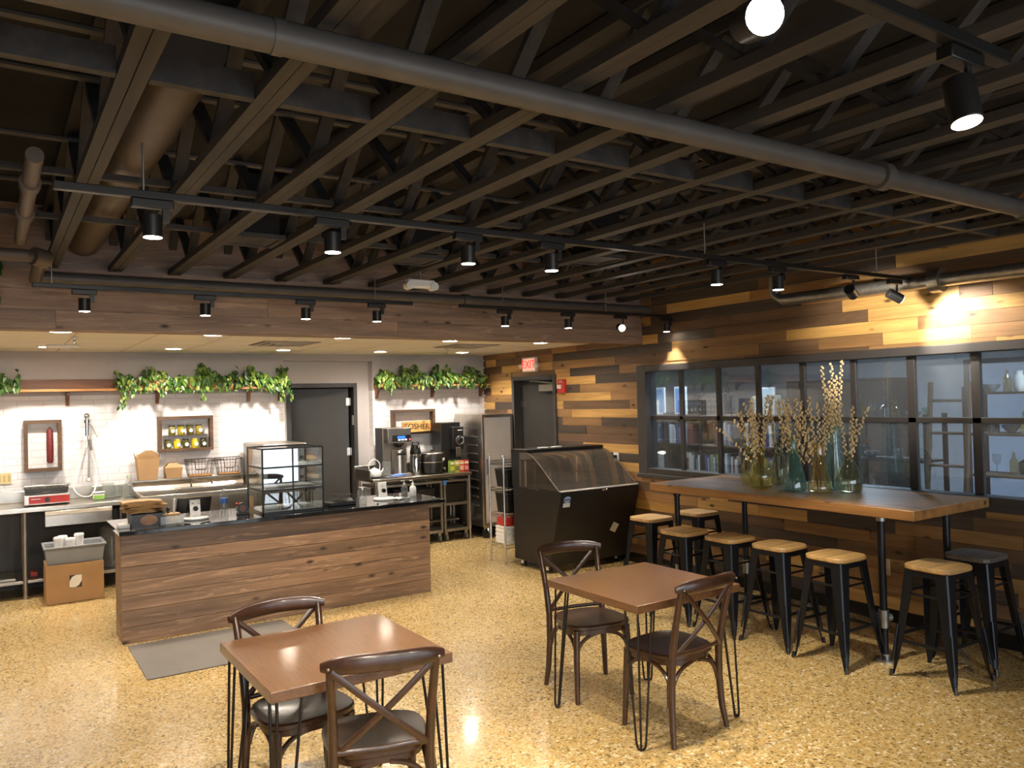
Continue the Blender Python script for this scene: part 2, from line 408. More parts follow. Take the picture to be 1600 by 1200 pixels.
# plank wall on the right with window and door openings
HOLES = [(2.36, 6.52, .98, 2.17), (8.036, 9.034, 0, 2.14)]
OVER = [(22,9.45,9.71,'t'),(19,9.04,9.78,'t'),(18,9.04,9.59,'t'),(16,9.5,9.79,'t'),(22,8.8,9.45,'b'),(20,7.75,8.05,'t'),(19,7.26,8.03,'t'),(19,6.52,7.26,'d'),(18,6.53,7.56,'m'),
 (17,6.99,8.06,'t'),(17,6.52,6.99,'m'),(16,7.9,8.07,'t'),(16,6.67,7.9,'b'),(15,6.52,7.74,'t'),(15,7.74,8.05,'m'),(14,7.16,7.92,'m'),(14,6.52,7.16,'d'),(13,7.46,8.05,'d'),(13,6.52,7.46,'b'),
 (12,6.52,8.03,'b'),(11,6.52,7.52,'t'),(21,4.87,6.06,'m'),(21,4.24,4.87,'b'),(21,6.07,6.9,'b'),(23,6.2,6.44,'t'),(23,5.4,6.2,'d'),(22,6.0,7.26,'d'),(22,3.36,4.57,'t'),(22,2.2,3.36,'m'),(22,4.57,6.0,'m'),
 (23,2.2,3.77,'t'),(23,3.77,3.97,'b'),(23,3.97,5.4,'b'),(24,3.04,4.0,'t'),(24,2.81,3.04,'b'),(24,2.2,2.81,'m'),(21,3.65,4.24,'m'),(7,5.3,5.53,'t'),(7,5.53,6.9,'b'),(6,5.7,6.9,'m'),(9,6.54,7.31,'t'),
 (5,5.97,6.9,'t'),(5,4.65,5.97,'b'),(5,3.82,4.65,'m'),(5,3.44,3.82,'m'),(5,3.0,3.44,'b'),(6,2.67,3.6,'m'),(8,2.1,2.91,'m'),(7,3.0,5.3,'d'),(8,2.91,4.4,'d'),(25,4.4,6.3,'d'),(24,4.0,5.2,'b')]
def plank_wall():
    r = random.Random(11); b = MB(); tones = 'tmbd'
    for k in range(32):
        z0 = .1 + .1 * k
        segs = sorted([(y0, y1, t) for (kk, y0, y1, t) in OVER if kk == k])
        full = []; y = -3.5
        def fill(a, c):
            while c - a > 1e-3:
                L = r.uniform(.5, 1.5)
                if c - a - L < .3: L = c - a
                full.append((a, a + L, r.choices(tones, (14, 26, 34, 26))[0])); a += L
        for y0, y1, t in segs:
            if y0 > y: fill(y, y0)
            full.append((max(y0, y), y1, t)); y = max(y, y1)
        fill(y, D)
        for y0, y1, t in full:
            zz0, zz1 = z0 + .001, min(z0 + .099, 3.3)
            parts = [(y0, y1, zz0, zz1)]
            for hy0, hy1, hz0, hz1 in HOLES:
                nxt = []
                for a, c, p, q in parts:
                    if c <= hy0 or a >= hy1 or q <= hz0 or p >= hz1: nxt.append((a, c, p, q)); continue
                    if a < hy0: nxt.append((a, hy0, p, q))
                    if c > hy1: nxt.append((hy1, c, p, q))
                    a2, c2 = max(a, hy0), min(c, hy1)
                    if p < hz0: nxt.append((a2, c2, p, hz0))
                    if q > hz1: nxt.append((a2, c2, hz1, q))
                parts = nxt
            th = r.uniform(0, .006)
            for a, c, p, q in parts:
                if c - a < .004: continue
                b.cur = tones.index(t); b.box(W - th, W + .022, a + .0008, c - .0008, p, q)
    b.cur = 4
    X0, X1 = W + .02, W + .12
    b.box(X0, X1, -3.5, 2.36, 0, 3.3).box(X0, X1, 2.36, 6.52, 0, .98).box(X0, X1, 2.36, 6.52, 2.17, 3.3).box(X0, X1, 6.52, 8.036, 0, 3.3).box(X0, X1, 8.036, 9.034, 2.14, 3.3).box(X0, X1, 9.034, D, 0, 3.3)
    struct(b.obj('wall_right', [M['tan'], M['mid'], M['brown'], M['darkp'], M['deck']], smooth=False))
plank_wall()
struct(B(W - .02, W, -3.5, 8.03, 0, .1).obj('baseboard_right', M['black'], smooth=False))

# interior window in the plank wall
wn = bpy.data.objects.new('window_1', None); COL.objects.link(wn); wn['kind'] = 'structure'
b = MB(); x0, x1 = W - .035, W + .13
b.box(x0, x1, 6.38, 6.52, .97, 2.17).box(x0, x1, 2.36, 2.475, .97, 2.17).box(x0, x1, 2.475, 6.38, 2.10, 2.17).box(x0, x1, 2.475, 6.38, .97, 1.06)
b.box(x0 - .012, x0, 2.34, 6.54, .955, 1.0)
struct(b.obj('window_frame', M['frame'], wn, bevel=.006))
b = MB(); xm0, xm1 = W + .03, W + .065
for y in (5.919, 5.415, 4.931, 4.441, 3.945, 3.45, 2.965):
    w = .026 if y > 3.9 else .034
    b.box(xm0, xm1, y - w, y + w, 1.06, 2.10)
b.box(xm0, xm1, 2.475, 6.38, 1.58, 1.625)
struct(b.obj('window_mullion', M['frame'], wn, bevel=.004))
struct(B(W + .045, W + .049, 2.475, 6.38, 1.06, 2.10).obj('window_pane', M['paneglass'], wn, smooth=False))
# rear windows
for i, (a, c) in enumerate(((-2.6, -.4), (-.25, 2.0), (2.15, 4.0), (4.15, 5.85))):
    w = MB(); w.box(a, a + .05, -3.58, -3.52, .06, 2.6).box(c - .05, c, -3.58, -3.52, .06, 2.6).box(a + .05, c - .05, -3.58, -3.52, .06, .11).box(a + .05, c - .05, -3.58, -3.52, 2.06, 2.6).box(a + .05, c - .05, -3.58, -3.52, 1.85, 1.9)
    struct(w.obj('window_%d' % (i + 2), M['frame'], smooth=False))

# doors
d1 = bpy.data.objects.new('door_1', None); COL.objects.link(d1); d1['kind'] = 'structure'
b = MB(); y0, y1 = D + .115, D + .31
b.box(3.13, 3.185, y0, y1, 0, 2.105).box(4.025, 4.075, y0, y1, 0, 2.105).box(3.185, 4.025, y0, y1, 2.05, 2.105)
struct(b.obj('door_frame', M['frame'], d1, bevel=.004))
mx = TR(3.99, D + .22, 0) @ RZ(-math.radians(20))
struct(B(-.815, 0, 0, .045, .01, 2.04, Mx=mx).obj('door_leaf', M['doorp'], d1, bevel=.003))
for z in (.3, 1.2, 1.86):
    struct(B(-.03, .03, -.012, .0, z - .05, z + .05, Mx=mx).cyl((.02, -.008, z - .05), (.02, -.008, z + .05), .009, Mx=mx).obj('hinge', M['steel'], d1))
struct(B(4.0, 4.025, D + .12, D + .15, 1.55, 1.68).obj('strike_plate', M['steel'], d1))
d2 = bpy.data.objects.new('door_2', None); COL.objects.link(d2); d2['kind'] = 'structure'
b = MB(); x0, x1 = W - .025, W + .16
b.box(x0, x1, 8.036, 8.09, 0, 2.14).box(x0, x1, 8.98, 9.034, 0, 2.14).box(x0, x1, 8.09, 8.98, 2.09, 2.14)
struct(b.obj('door_frame', M['frame'], d2, bevel=.004))
struct(B(W + .115, W + .16, 8.09, 8.98, .01, 2.085).obj('door_leaf', M['doorp'], d2, bevel=.003))
struct(B(W + .05, W + .115, 8.12, 8.50, 1.93, 2.02).obj('door_closer', M['steeld'], d2, bevel=.005))
struct(MB().tube([(W + .08, 8.2, 2.03), (W + .02, 8.5, 2.065), (W + .09, 8.75, 2.075)], .012).obj('closer_arm', M['steel'], d2))
struct(B(W + .10, W + .13, 8.93, 8.99, 1.72, 1.82).obj('hinge', M['steel'], d2))

# header beam between dining room and kitchen: three boards over a box
b = MB()
b.box(-3.0, W, 6.47, 6.6, 2.43, 3.3)
for z0, z1, xs in ((2.425, 2.555, (-3.0, .4, 3.05, W)), (2.557, 2.70, (-3.0, -.6, 1.9, 4.3, W)), (2.702, 2.86, (-3.0, 1.1, 3.6, W))):
    for i in range(len(xs) - 1): b.box(xs[i] + .001, xs[i + 1] - .001, 6.445, 6.47, z0, z1)
b.box(-3.0, W, 6.445, 6.615, 2.415, 2.425)
struct(b.obj('trim_1', M['header'], smooth=False), 'stained timber header above the kitchen opening')

# ------------------------------------------------------------------ open-web joists
for k in range(-8, 14):
    x = .375 + .407 * k
    b = MB()
    b.box(x - .044, x - .002, -3.5, 6.44, 2.85, 2.89).box(x + .002, x + .044, -3.5, 6.44, 2.852, 2.89).box(x - .044, x + .044, -3.5, 6.44, 3.24, 3.29)
    y = -3.4; up = True
    while y < 6.3:
        za, zb = (2.885, 3.25) if up else (3.25, 2.885)
        b.tube([(x, y, za), (x, y + .42, zb)], [(.040, .019)] * 2, 4); y += .42; up = not up
    o = b.obj('ceiling_joist', M['joist'], smooth=False); o['kind'] = 'structure'
b = MB()
for k in range(-8, 13):
    x = .375 + .407 * k
    for y in (2.62, -.2): b.box(x + .046, x + .361, y - .02, y + .02, 2.85, 2.935)
    for y in (4.05, 5.0): b.box(x + .046, x + .361, y - .018, y + .018, 2.90, 2.93)
o = b.obj('trim_2', M['joist'], smooth=False); o['kind'] = 'structure'; o['label'] = 'dark bridging strips between the joists'
# ------------------------------------------------------------------ pipes, ducts, vents
def pipe(name, pts, r, mat, label, cat='pipe', rings=(), n=14):
    t = thing(name, label, cat, pts[0])
    o = Vector(pts[0]); MB().tube([Vector(p) - o for p in pts], r, n).obj('tube', mat, t)
    for a, c, rr in rings:
        MB().cyl(Vector(a) - o, Vector(c) - o, rr, n=16).obj('coupling', mat, t)
    return t
pipe('sprinkler_main', [(-3.0, 2.0, 2.79), (W, 2.0, 2.79)], .044, M['pipe'], 'thick dark sprinkler main crossing under the joists nearest the viewer', rings=[((3.27, 2.0, 2.79), (3.33, 2.0, 2.79), .062), ((.61, 2.0, 2.79), (.64, 2.0, 2.79), .047), ((4.6, 2.0, 2.79), (4.65, 2.0, 2.79), .058)])
pipe('header_pipe', [(.30, 6.33, 2.765), (W, 6.33, 2.765)], .045, M['pipe'], 'long grey pipe running along the top of the timber header', rings=[((3.65, 6.33, 2.765), (3.72, 6.33, 2.765), .058), ((5.3, 6.33, 2.765), (5.36, 6.33, 2.765), .055)])
pipe('wall_pipe', [(5.75, 4.5, 3.2), (5.75, 4.5, 2.70), (5.75, 4.42, 2.642), (5.75, -3.4, 2.56)], .05, M['galv'], 'pale metal pipe with a bolted flange high along the plank wall', rings=[((5.75, 3.12, 2.628), (5.75, 3.04, 2.627), .088), ((5.75, 2.3, 2.62), (5.75, 2.24, 2.62), .07)])
pipe('spiral_duct', [(.578, 2.75, 3.06), (.578, 6.4, 3.06)], .115, M['duct'], 'fat round brownish air duct running above the joists', 'duct', n=24)
pipe('branch_pipe', [(-2.9, 5.55, 2.78), (.20, 5.55, 2.78), (.27, 5.6, 2.77), (.27, 6.2, 2.73)], .038, M['duct'], 'brown branch pipe elbowing towards the header at far left', rings=[((.23, 5.55, 2.78), (.31, 5.6, 2.77), .055)])
pipe('drop_pipe', [(.165, 3.7, 2.88), (.165, 5.45, 2.85)], .034, M['duct'], 'short brown pipe beside the leftmost visible joist', rings=[((.165, 4.1, 2.872), (.165, 4.2, 2.87), .044), ((.165, 4.7, 2.862), (.165, 4.8, 2.86), .044)])
for i, (y, z, lab) in enumerate(((3.15, 3.2, 'thin conduit crossing above the joists nearest the fat round duct'), (3.62, 3.2, 'thin conduit crossing above the joists over the middle light track'), (4.5, 3.2, 'thin conduit crossing the joists just before the ceiling vent'), (5.4, 3.2, 'thin conduit crossing the joists above the white emergency light'))):
    MB().tube([(-2.95, y, z), (W - .1, y, z)], .016, 8).obj('conduit', M['pipe'])
    tag(COL.objects[-1], lab, 'conduit')
def vent(x, y, lab, s=.2):
    t = thing('ceiling_vent', lab, 'vent', (x, y, 2.865))
    b = MB(); b.box(-s, s, -s, -s + .03, 0, .03).box(-s, s, s - .03, s, 0, .03).box(-s, -s + .03, -s + .03, s - .03, 0, .03).box(s - .03, s, -s + .03, s - .03, 0, .03)
    b.obj('vent_frame', M['joist'], t)
    g = MB()
    for k in range(9):
        yy = -s + .05 + k * (2 * s - .1) / 8
        g.box(-s + .03, s - .03, yy - .003, yy + .016, .008, .012, Mx=TR(0, 0, 0))
    g.obj('grille', M['joist'], t); B(-s + .03, s - .03, -s + .03, s - .03, .03, .4).obj('duct_boot', M['deck'], t)
vent(1.392, 5.0, 'square slatted ceiling vent between joists left of the emergency light', .155)
vent(2.61, 5.2, 'square slatted ceiling vent almost above the emergency light', .155)
vent(3.83, 4.6, 'square slatted ceiling vent above the middle of the rear track', .155)
# kitchen ceiling things
def slotted(x, y, lab):
    t = thing('air_diffuser', lab, 'vent', (x, y, 2.475))
    for k, r in enumerate((.27, .2, .13, .06)):
        b = MB(); z = -.004 - .006 * k
        for a in range(4):
            b.box(-r, r, r - .045, r - .01, z - .008, z, Mx=RZ(a * PI / 2))
        b.obj('louvre_ring', colour('B9AFA2', .6), t)
    B(-.29, .29, -.29, .29, -.004, 0).obj('backing_plate', colour('6E665E', .7), t)
slotted(2.55, 8.1, 'square louvred air diffuser in the tiled ceiling nearer the middle')
slotted(4.66, 8.0, 'square louvred air diffuser in the tiled ceiling near the plank wall')
XY = [(.482, 7.2), (1.64, 7.2), (2.83, 7.2), (4.05, 7.3), (5.216, 7.3), (.483, 8.98), (1.646, 9.02), (2.82, 9.0), (4.057, 9.1), (5.195, 9.04)]
for i, (x, y) in enumerate(XY + [(-.68, 7.2), (-.68, 9.0)]):
    row = 'front row, by the header' if y < 8 else 'rear row, by the brick wall'
    nm = ['first', 'second', 'third', 'fourth', 'fifth'][i % 5] if i < 10 else 'outermost'
    t = thing('recessed_downlight', '%s lit round downlight from the left in the %s' % (nm, row), 'downlight', (x, y, 2.475), group='recessed kitchen downlights')
    MB().lathe([(.098, 0), (.098, -.008), (.078, -.010), (.075, -.002)], n=28).obj('trim_ring', M['white'], t)
    MB().lathe([(.0001, -.004), (.076, -.004)], n=28).obj('lens', M['down'], t, smooth=False)
    spot((x, y, 2.46), (x, y, 0), KITCHEN * .55 if y < 8 else KITCHEN * 1.2, 2.6, .7, (1, .92, .82), .06)
# smoke sensor and sprinkler heads under the tiled ceiling
t = thing('smoke_detector', 'small flat white detector box on the tiled ceiling at far left', 'detector', (.62, 8.75, 2.475)); B(-.16, .12, -.05, .05, -.03, 0).obj('housing', M['white'], t, bevel=.008); MB().lathe([(.04, -.03), (.036, -.045), (.0001, -.047)]).obj('sensor_dome', M['white'], t)
for x, y, lab in ((.62, 7.75, 'pendant sprinkler head hanging from the tiled ceiling at far left'), (4.72, 8.6, 'pendant sprinkler head hanging from the tiled ceiling near the plank wall')):
    t = thing('fire_sprinkler', lab, 'sprinkler', (x, y, 2.475))
    MB().lathe([(.03, 0), (.03, -.005), (.01, -.008), (.01, -.04), (.003, -.05)], n=12).obj('stem', M['chrome'], t); MB().lathe([(.0001, -.052), (.022, -.052), (.022, -.055), (.0001, -.056)], n=14).obj('deflector', M['chrome'], t)

# ------------------------------------------------------------------ light tracks and spots
def track(x0, x1, y, z, rods, lab):
    t = thing('lighting_track', lab, 'light track', (x0, y, z))
    B(0, x1 - x0, -.018, .018, 0, .03).obj('rail', M['blackp'], t, bevel=.003)
    for x in rods: MB().cyl((x - x0, 0, .03), (x - x0, 0, 2.86 - z), .0045, n=8).obj('hanger_rod', M['steeld'], t)
ZR = 2.645
track(.24, 2.95, 5.95, ZR, (.35, 2.62), 'black lighting track in front of the timber header, left half')
track(3.40, 5.92, 5.95, ZR, (3.85, 5.05), 'black lighting track in front of the timber header, right half')
track(.20, 5.9, 3.27, ZR, (.50, 3.55, 5.3), 'long black lighting track across the middle of the dining room')
track(.10, 2.12, .95, ZR, (1.0, 1.6), 'black lighting track nearest the viewer above the front tables')
track(-.5, 3.2, -1.3, ZR, (0, 1.5, 3), 'added unseen lighting track behind the viewer')  # added out of view to carry the foreground fill lamps
LM = {}
def lampspot(x, y, lab, power, aim=None, ang=1.3, hot=False, group=None):
    t = thing('track_spotlight', lab, 'spotlight', (x, y, ZR), group=group)
    B(-.075, .075, -.02, .02, -.035, -.001).obj('adapter', M['blackp'], t, bevel=.004)
    if aim is None:
        B(.035, .06, -.012, .012, -.085, -.035).obj('stem', M['blackp'], t)
        MB().cyl((0, 0, -.06), (0, 0, -.145), .036, n=22).obj('lamp_body', M['blackp'], t, bevel=.002)
        MB().lathe([(.0001, -.1465), (.033, -.1465)], n=22).obj('lens', M['lamp'], t, smooth=False)
        spot((x, y, ZR - .155), (x, y, 0), power, ang, .5)
    else:
        d = (Vector(aim) - Vector((x, y, ZR - .12))).normalized()
        MB().cyl((.03, 0, -.035), (.03, 0, -.11), .008, n=8).obj('stem', M['blackp'], t)
        c = Vector((.0, 0, -.12)); MB().cyl(c - d * .055, c + d * .055, .036, n=22).obj('lamp_body', M['blackp'], t, bevel=.002)
        MB().cyl(c + d * .0552, c + d * .0565, .033, n=22).obj('lens', M['hot'] if hot else M['lamp'], t)
        w = Vector((x, y, ZR)) + c + d * .07
        spot(w, aim, power, ang, .5)
hb = 'black track spotlight before the header, '
for i, x in enumerate((.537, 1.304, 2.042, 2.631, 3.868, 4.581)):
    lampspot(x, 5.95, hb + ['leftmost of them', 'second from the left', 'third from the left, tinged blue', 'fourth from the left, at the track end', 'first on the right half', 'second on the right half'][i], SPOTA)
lampspot(5.235, 5.95, hb + 'its lit lens turned towards the viewer', 8, aim=(2.2, 0.2, 1.2), hot=False)
lampspot(5.86, 5.95, hb + 'rightmost, close to the plank wall', SPOTA * .6)
mb_ = 'black track spotlight on the middle track, '
for i, x in enumerate((.53, 1.247, 1.925, 2.419, 3.645, 4.211)):
    lampspot(x, 3.27, mb_ + ['leftmost', 'second from the left', 'third from the left, beside the emergency light', 'fourth from the left', 'fifth from the left', 'last before the pair turned to the wall'][i], SPOTB)
lampspot(4.99, 3.27, mb_ + 'first of the pair turned to the plank wall', WALLW, aim=(W, 3.6, 2.2), ang=1.35)
lampspot(5.52, 3.27, mb_ + 'second of the pair turned to the plank wall', WALLW * .8, aim=(W, 3.0, 2.25), ang=1.45)
lampspot(1.168, .937, 'glaring track spotlight on the nearest track, aimed at the viewer', 20, aim=(.1, -.6, 1.9), hot=True)
lampspot(1.93, .96, 'lit track spotlight on the nearest track, right of the glaring one', SPOTC * .4, aim=(1.72, .45, 0), ang=1.7)
for k in range(3): lampspot(-.1 + 1.4 * k, -1.3, ['first', 'second', 'third', 'fourth'][k] + ' added spotlight from the left on the unseen track behind the viewer', SPOTC, aim=(-.1 + 1.4 * k, 2.2, 0), ang=1.5)  # added fill lamps that brighten the foreground floor from out of view
lampspot(.35, .95, 'track spotlight on the nearest track at its left end', SPOTC, aim=(.6, 2.2, 0), ang=1.7)
# emergency light
t = thing('emergency_light', 'white twin-lamp emergency light bar hanging under the joists', 'emergency light', (2.80, 5.5, 2.755))
B(-.115, .115, -.035, .035, -.035, .03).obj('housing', M['white'], t, bevel=.01)
for sx in (-1, 1): MB().cyl((sx * .105, -.05, -.02), (sx * .105, .02, -.02), .032, n=16).obj('lamp_head', M['white'], t)
MB().cyl((0, 0, .03), (0, 0, .1), .01, n=8).obj('hanger', M['steeld'], t)
# sun-less daylight through the rear windows
w = bpy.data.worlds.new('world'); S.world = w; w.use_nodes = True
bg = w.node_tree.nodes['Background']; bg.inputs['Color'].default_value = (.80, .90, 1.0, 1); bg.inputs['Strength'].default_value = SKY
for a, c in ((-2.6, -.4), (-.25, 2.0), (2.15, 4.0), (4.15, 5.85)):
    l = bpy.data.lights.new('window_portal', 'AREA'); l.shape = 'RECTANGLE'; l.size = c - a; l.size_y = 2.54; l.cycles.is_portal = True
    o = bpy.data.objects.new('window_portal', l); COL.objects.link(o); o.location = ((a + c) / 2, -3.49, 1.33); o.rotation_euler = (PI / 2, 0, 0)
S.view_settings.view_transform = 'Standard'; S.view_settings.look = 'None'; S.view_settings.exposure = 0.0; S.view_settings.gamma = 1.0; S.view_settings.use_curve_mapping = False
S.cycles.use_denoising = True; S.cycles.max_bounces = 8; S.cycles.transparent_max_bounces = 24; S.cycles.caustics_reflective = False; S.cycles.caustics_refractive = False
S.cycles.sample_clamp_indirect = 8.0; S.cycles.blur_glossy = 0.5; S.cycles.use_light_tree = True
def smoothpts(P, n=6):
    P = [Vector(p) for p in P]; out = []
    for i in range(len(P) - 1):
        a, b_, c, d = P[max(i - 1, 0)], P[i], P[i + 1], P[min(i + 2, len(P) - 1)]
        for k in range(n):
            u = k / n; out.append(.5 * ((2 * b_) + (c - a) * u + (2 * a - 5 * b_ + 4 * c - d) * u * u + (3 * b_ - a - 3 * c + d) * u ** 3))
    out.append(P[-1]); return out
# ------------------------------------------------------------------ dining tables with hairpin legs
def hairpin(sx, sy):
    """three-rod hairpin leg at a corner, rods meeting at the floor"""
    b = MB(); cx, cy = sx * .325, sy * .325
    fx, fy = sx * .375, sy * .375
    foot = [(fx, fy), (fx - sx * .035, fy), (fx, fy - sy * .035)]
    for (dx, dy), (bx, by) in zip(((0, 0), (-sx * .10, 0), (0, -sy * .10)), foot):
        b.tube([(cx + sx * .035 + dx, cy + sy * .035 + dy, .712), (bx, by, .03)], .0062, 8)
    b.tube(smoothpts([(foot[1][0], foot[1][1], .032), (foot[1][0] + sx * .006, fy - sy * .003, .010), (fx - sx * .003, fy - sy * .003, .0065), (fx - sx * .003, foot[2][1] + sy * .006, .010), (foot[2][0], foot[2][1], .032)], 4), .0062, 8)
    b.tube([(fx, fy, .032), (fx - sx * .002, fy - sy * .002, .007)], .0062, 8)
    b.box(min(cx - sx * .095, cx + sx * .045), max(cx - sx * .095, cx + sx * .045), min(cy - sy * .095, cy + sy * .045), max(cy - sy * .095, cy + sy * .045), .709, .714)
    return b
def dining_table(x, y, lab):
    t = thing('dining_table', lab, 'table', (x, y, 0), group='square hairpin dining tables')
    b = B(-.394, .394, -.394, .394, .714, .758)
    o = b.obj('table_top', M['tabletop'], t, bevel=.003)
    for sx in (-1, 1):
        for sy in (-1, 1): hairpin(sx, sy).obj('leg', M['hairpin'], t)
    return t
dining_table(1.270, 3.435, 'glossy brown square hairpin table in front of the timber counter, lower left')
dining_table(3.180, 3.495, 'brown square hairpin table between the stools and the deli case')

# ------------------------------------------------------------------ cross-back chairs (front = +y)
def make_chair(lab):
    t = thing('cross_back_chair', lab, 'chair', group='cross-back cafe chairs')
    # seat
    b = MB(); n = 36; ring = []
    for k in range(n):
        a = 2 * PI * k / n; c, s = math.cos(a), math.sin(a)
        p = 3.2; rr = (abs(c) ** p + abs(s) ** p) ** (-1 / p)
        w = .215 + .018 * s
        ring.append((w * rr * c, .012 + .205 * rr * s))
    vs, fs = [], []
    for sc, z in ((.96, .432), (1.0, .438), (1.0, .455), (.965, .463), (.8, .458), (.45, .453)):
        for (x, y) in ring: vs.append((x * sc, .012 + (y - .012) * sc, z))
    for i in range(5):
        for j in range(n): fs.append((i * n + j, i * n + (j + 1) % n, (i + 1) * n + (j + 1) % n, (i + 1) * n + j))
    fs.append(tuple(range(5 * n, 6 * n))); fs.append(tuple(reversed(range(n))))
    b.add(vs, fs); b.obj('seat', M['chair'], t)
    ap = MB()
    vs, fs = [], []
    for sc, z in ((.90, .40), (.90, .434)):
        for (x, y) in ring: vs.append((x * sc, .012 + (y - .012) * sc, z))
    fs = [(j, (j + 1) % n, n + (j + 1) % n, n + j) for j in range(n)] + [tuple(reversed(range(n)))]
    ap.add(vs, fs).obj('apron', M['chair'], t)
    # front legs
    for sx in (-1, 1):
        MB().tube([(sx * .172, .170, .432), (sx * .180, .178, .25), (sx * .188, .192, 0)], [.021, .0195, .0145], 12).obj('leg', M['chair'], t)
    # rear legs run up into the back posts
    for sx in (-1, 1):
        pts = [(sx * .218, -.195, 0), (sx * .205, -.178, .12), (sx * .196, -.170, .28), (sx * .192, -.176, .45), (sx * .196, -.208, .62), (sx * .204, -.246, .77), (sx * .208, -.268, .842)]
        MB().tube(pts, [.0145, .018, .020, .0205, .019, .0175, .016], 12).obj('leg', M['chair'], t)
    # top rail, bowed backwards, deeper in the middle
    pts, rs = [], []
    for k in range(13):
        u = -1 + k / 6.0
        pts.append((u * .240, -.255 - .052 * (1 - u * u), .838 + .012 * (1 - u * u))); e = 1 - abs(u) ** 6
        rs.append((.011 + .003 * e, .018 + .019 * e))
    tr = MB().tube(pts, rs, 14, flat=(0, 0, 1))
    tr.obj('top_rail', M['chair'], t)
    sc = MB()
    for sx in (-1, 1): sc.sphere((sx * .215, -.292, .838), .006, 8)
    sc.obj('screw_cap', M['steeld'], t)
    # crossed slats
    for sx in (-1, 1):
        pts = []
        for k in range(9):
            u = k / 8.0
            pts.append((sx * (.205 - .385 * u), -.275 + .085 * u - .022 * math.sin(PI * u) + sx * .007, .825 - .355 * u))
        MB().tube(pts, [(.0145, .0065)] * 9, 8, flat=(0, 1, 0)).obj('cross_slat', M['chair'], t)
    MB().tube([(-.18, -.188, .475), (0, -.205, .475), (.18, -.188, .475)], [(.008, .012)] * 3, 8, flat=(0, 0, 1)).obj('rear_rail', M['chair'], t)
    # bent-wood corner braces
    for (p, q, m) in (((-.178, .174, .27), (-.03, .178, .405), (-.165, .176, .39)), ((.178, .174, .27), (.03, .178, .405), (.165, .176, .39)),
                      ((-.178, .172, .27), (-.186, .03, .405), (-.182, .16, .39)), ((.178, .172, .27), (.186, .03, .405), (.182, .16, .39)),
                      ((-.19, -.162, .27), (-.188, -.02, .405), (-.19, -.15, .39)), ((.19, -.162, .27), (.188, -.02, .405), (.19, -.15, .39)),
                      ((-.185, -.165, .27), (-.03, -.168, .405), (-.17, -.168, .39)), ((.185, -.165, .27), (.03, -.168, .405), (.17, -.168, .39))):
        P, Q, R_ = Vector(p), Vector(q), Vector(m); pts = []
        for k in range(8):
            u = k / 7.0; pts.append(P * (1 - u) ** 2 + R_ * 2 * u * (1 - u) + Q * u * u)
        MB().tube(pts, .0115, 8).obj('curved_brace', M['chair'], t)
    return t
ch = make_chair('dark cross-back chair with its back to the viewer at the glossy front-left table')
ch.location = (1.346, 3.145, 0); ch.rotation_euler = (0, 0, -math.radians(15.5))
dup(ch, (1.19, 3.657, 0), PI + math.radians(3.4), 'dark cross-back chair on the grey mat side of the glossy front-left table')
dup(ch, (3.155, 3.968, 0), PI - math.radians(11), 'dark cross-back chair on the deli case side of the right-hand square table')
dup(ch, (3.165, 3.25, 0), math.radians(4), 'dark cross-back chair with its back to the viewer at the right-hand square table')

# ------------------------------------------------------------------ bar table on pipe legs
t = thing('bar_table', 'long thick butcher-block bar table on black pipe legs below the wide window', 'table', (5.44, 4.07, 0))
B(-.49, .475, -1.215, 1.225, .992, 1.06).obj('table_top', M['bartop'], t, bevel=.006)
for i, (x, y) in enumerate(((-.36, -.905), (.24, -1.03), (-.36, 1.02), (.24, .78))):
    lg = MB().cyl((x, y, .03), (x, y, .985), .024, n=16).obj('leg', M['stoolmetal'], t)
    MB().cyl((x, y, .978), (x, y, .992), .062, n=20).cyl((x, y, .95), (x, y, .98), .032, n=16).obj('top_flange', M['stoolmetal'] if i else M['galv'], lg)
    MB().cyl((x, y, 0), (x, y, .012), .07, n=22).cyl((x, y, .012), (x, y, .05), .033, n=16).obj('floor_flange', M['galv'], lg)
    MB().cyl((x, y, .225), (x, y, .345), .033, n=16).cyl((x, y, .29), (x + .05, y - .02, .29), .026, n=14).obj('pipe_tee', M['galv'], lg)
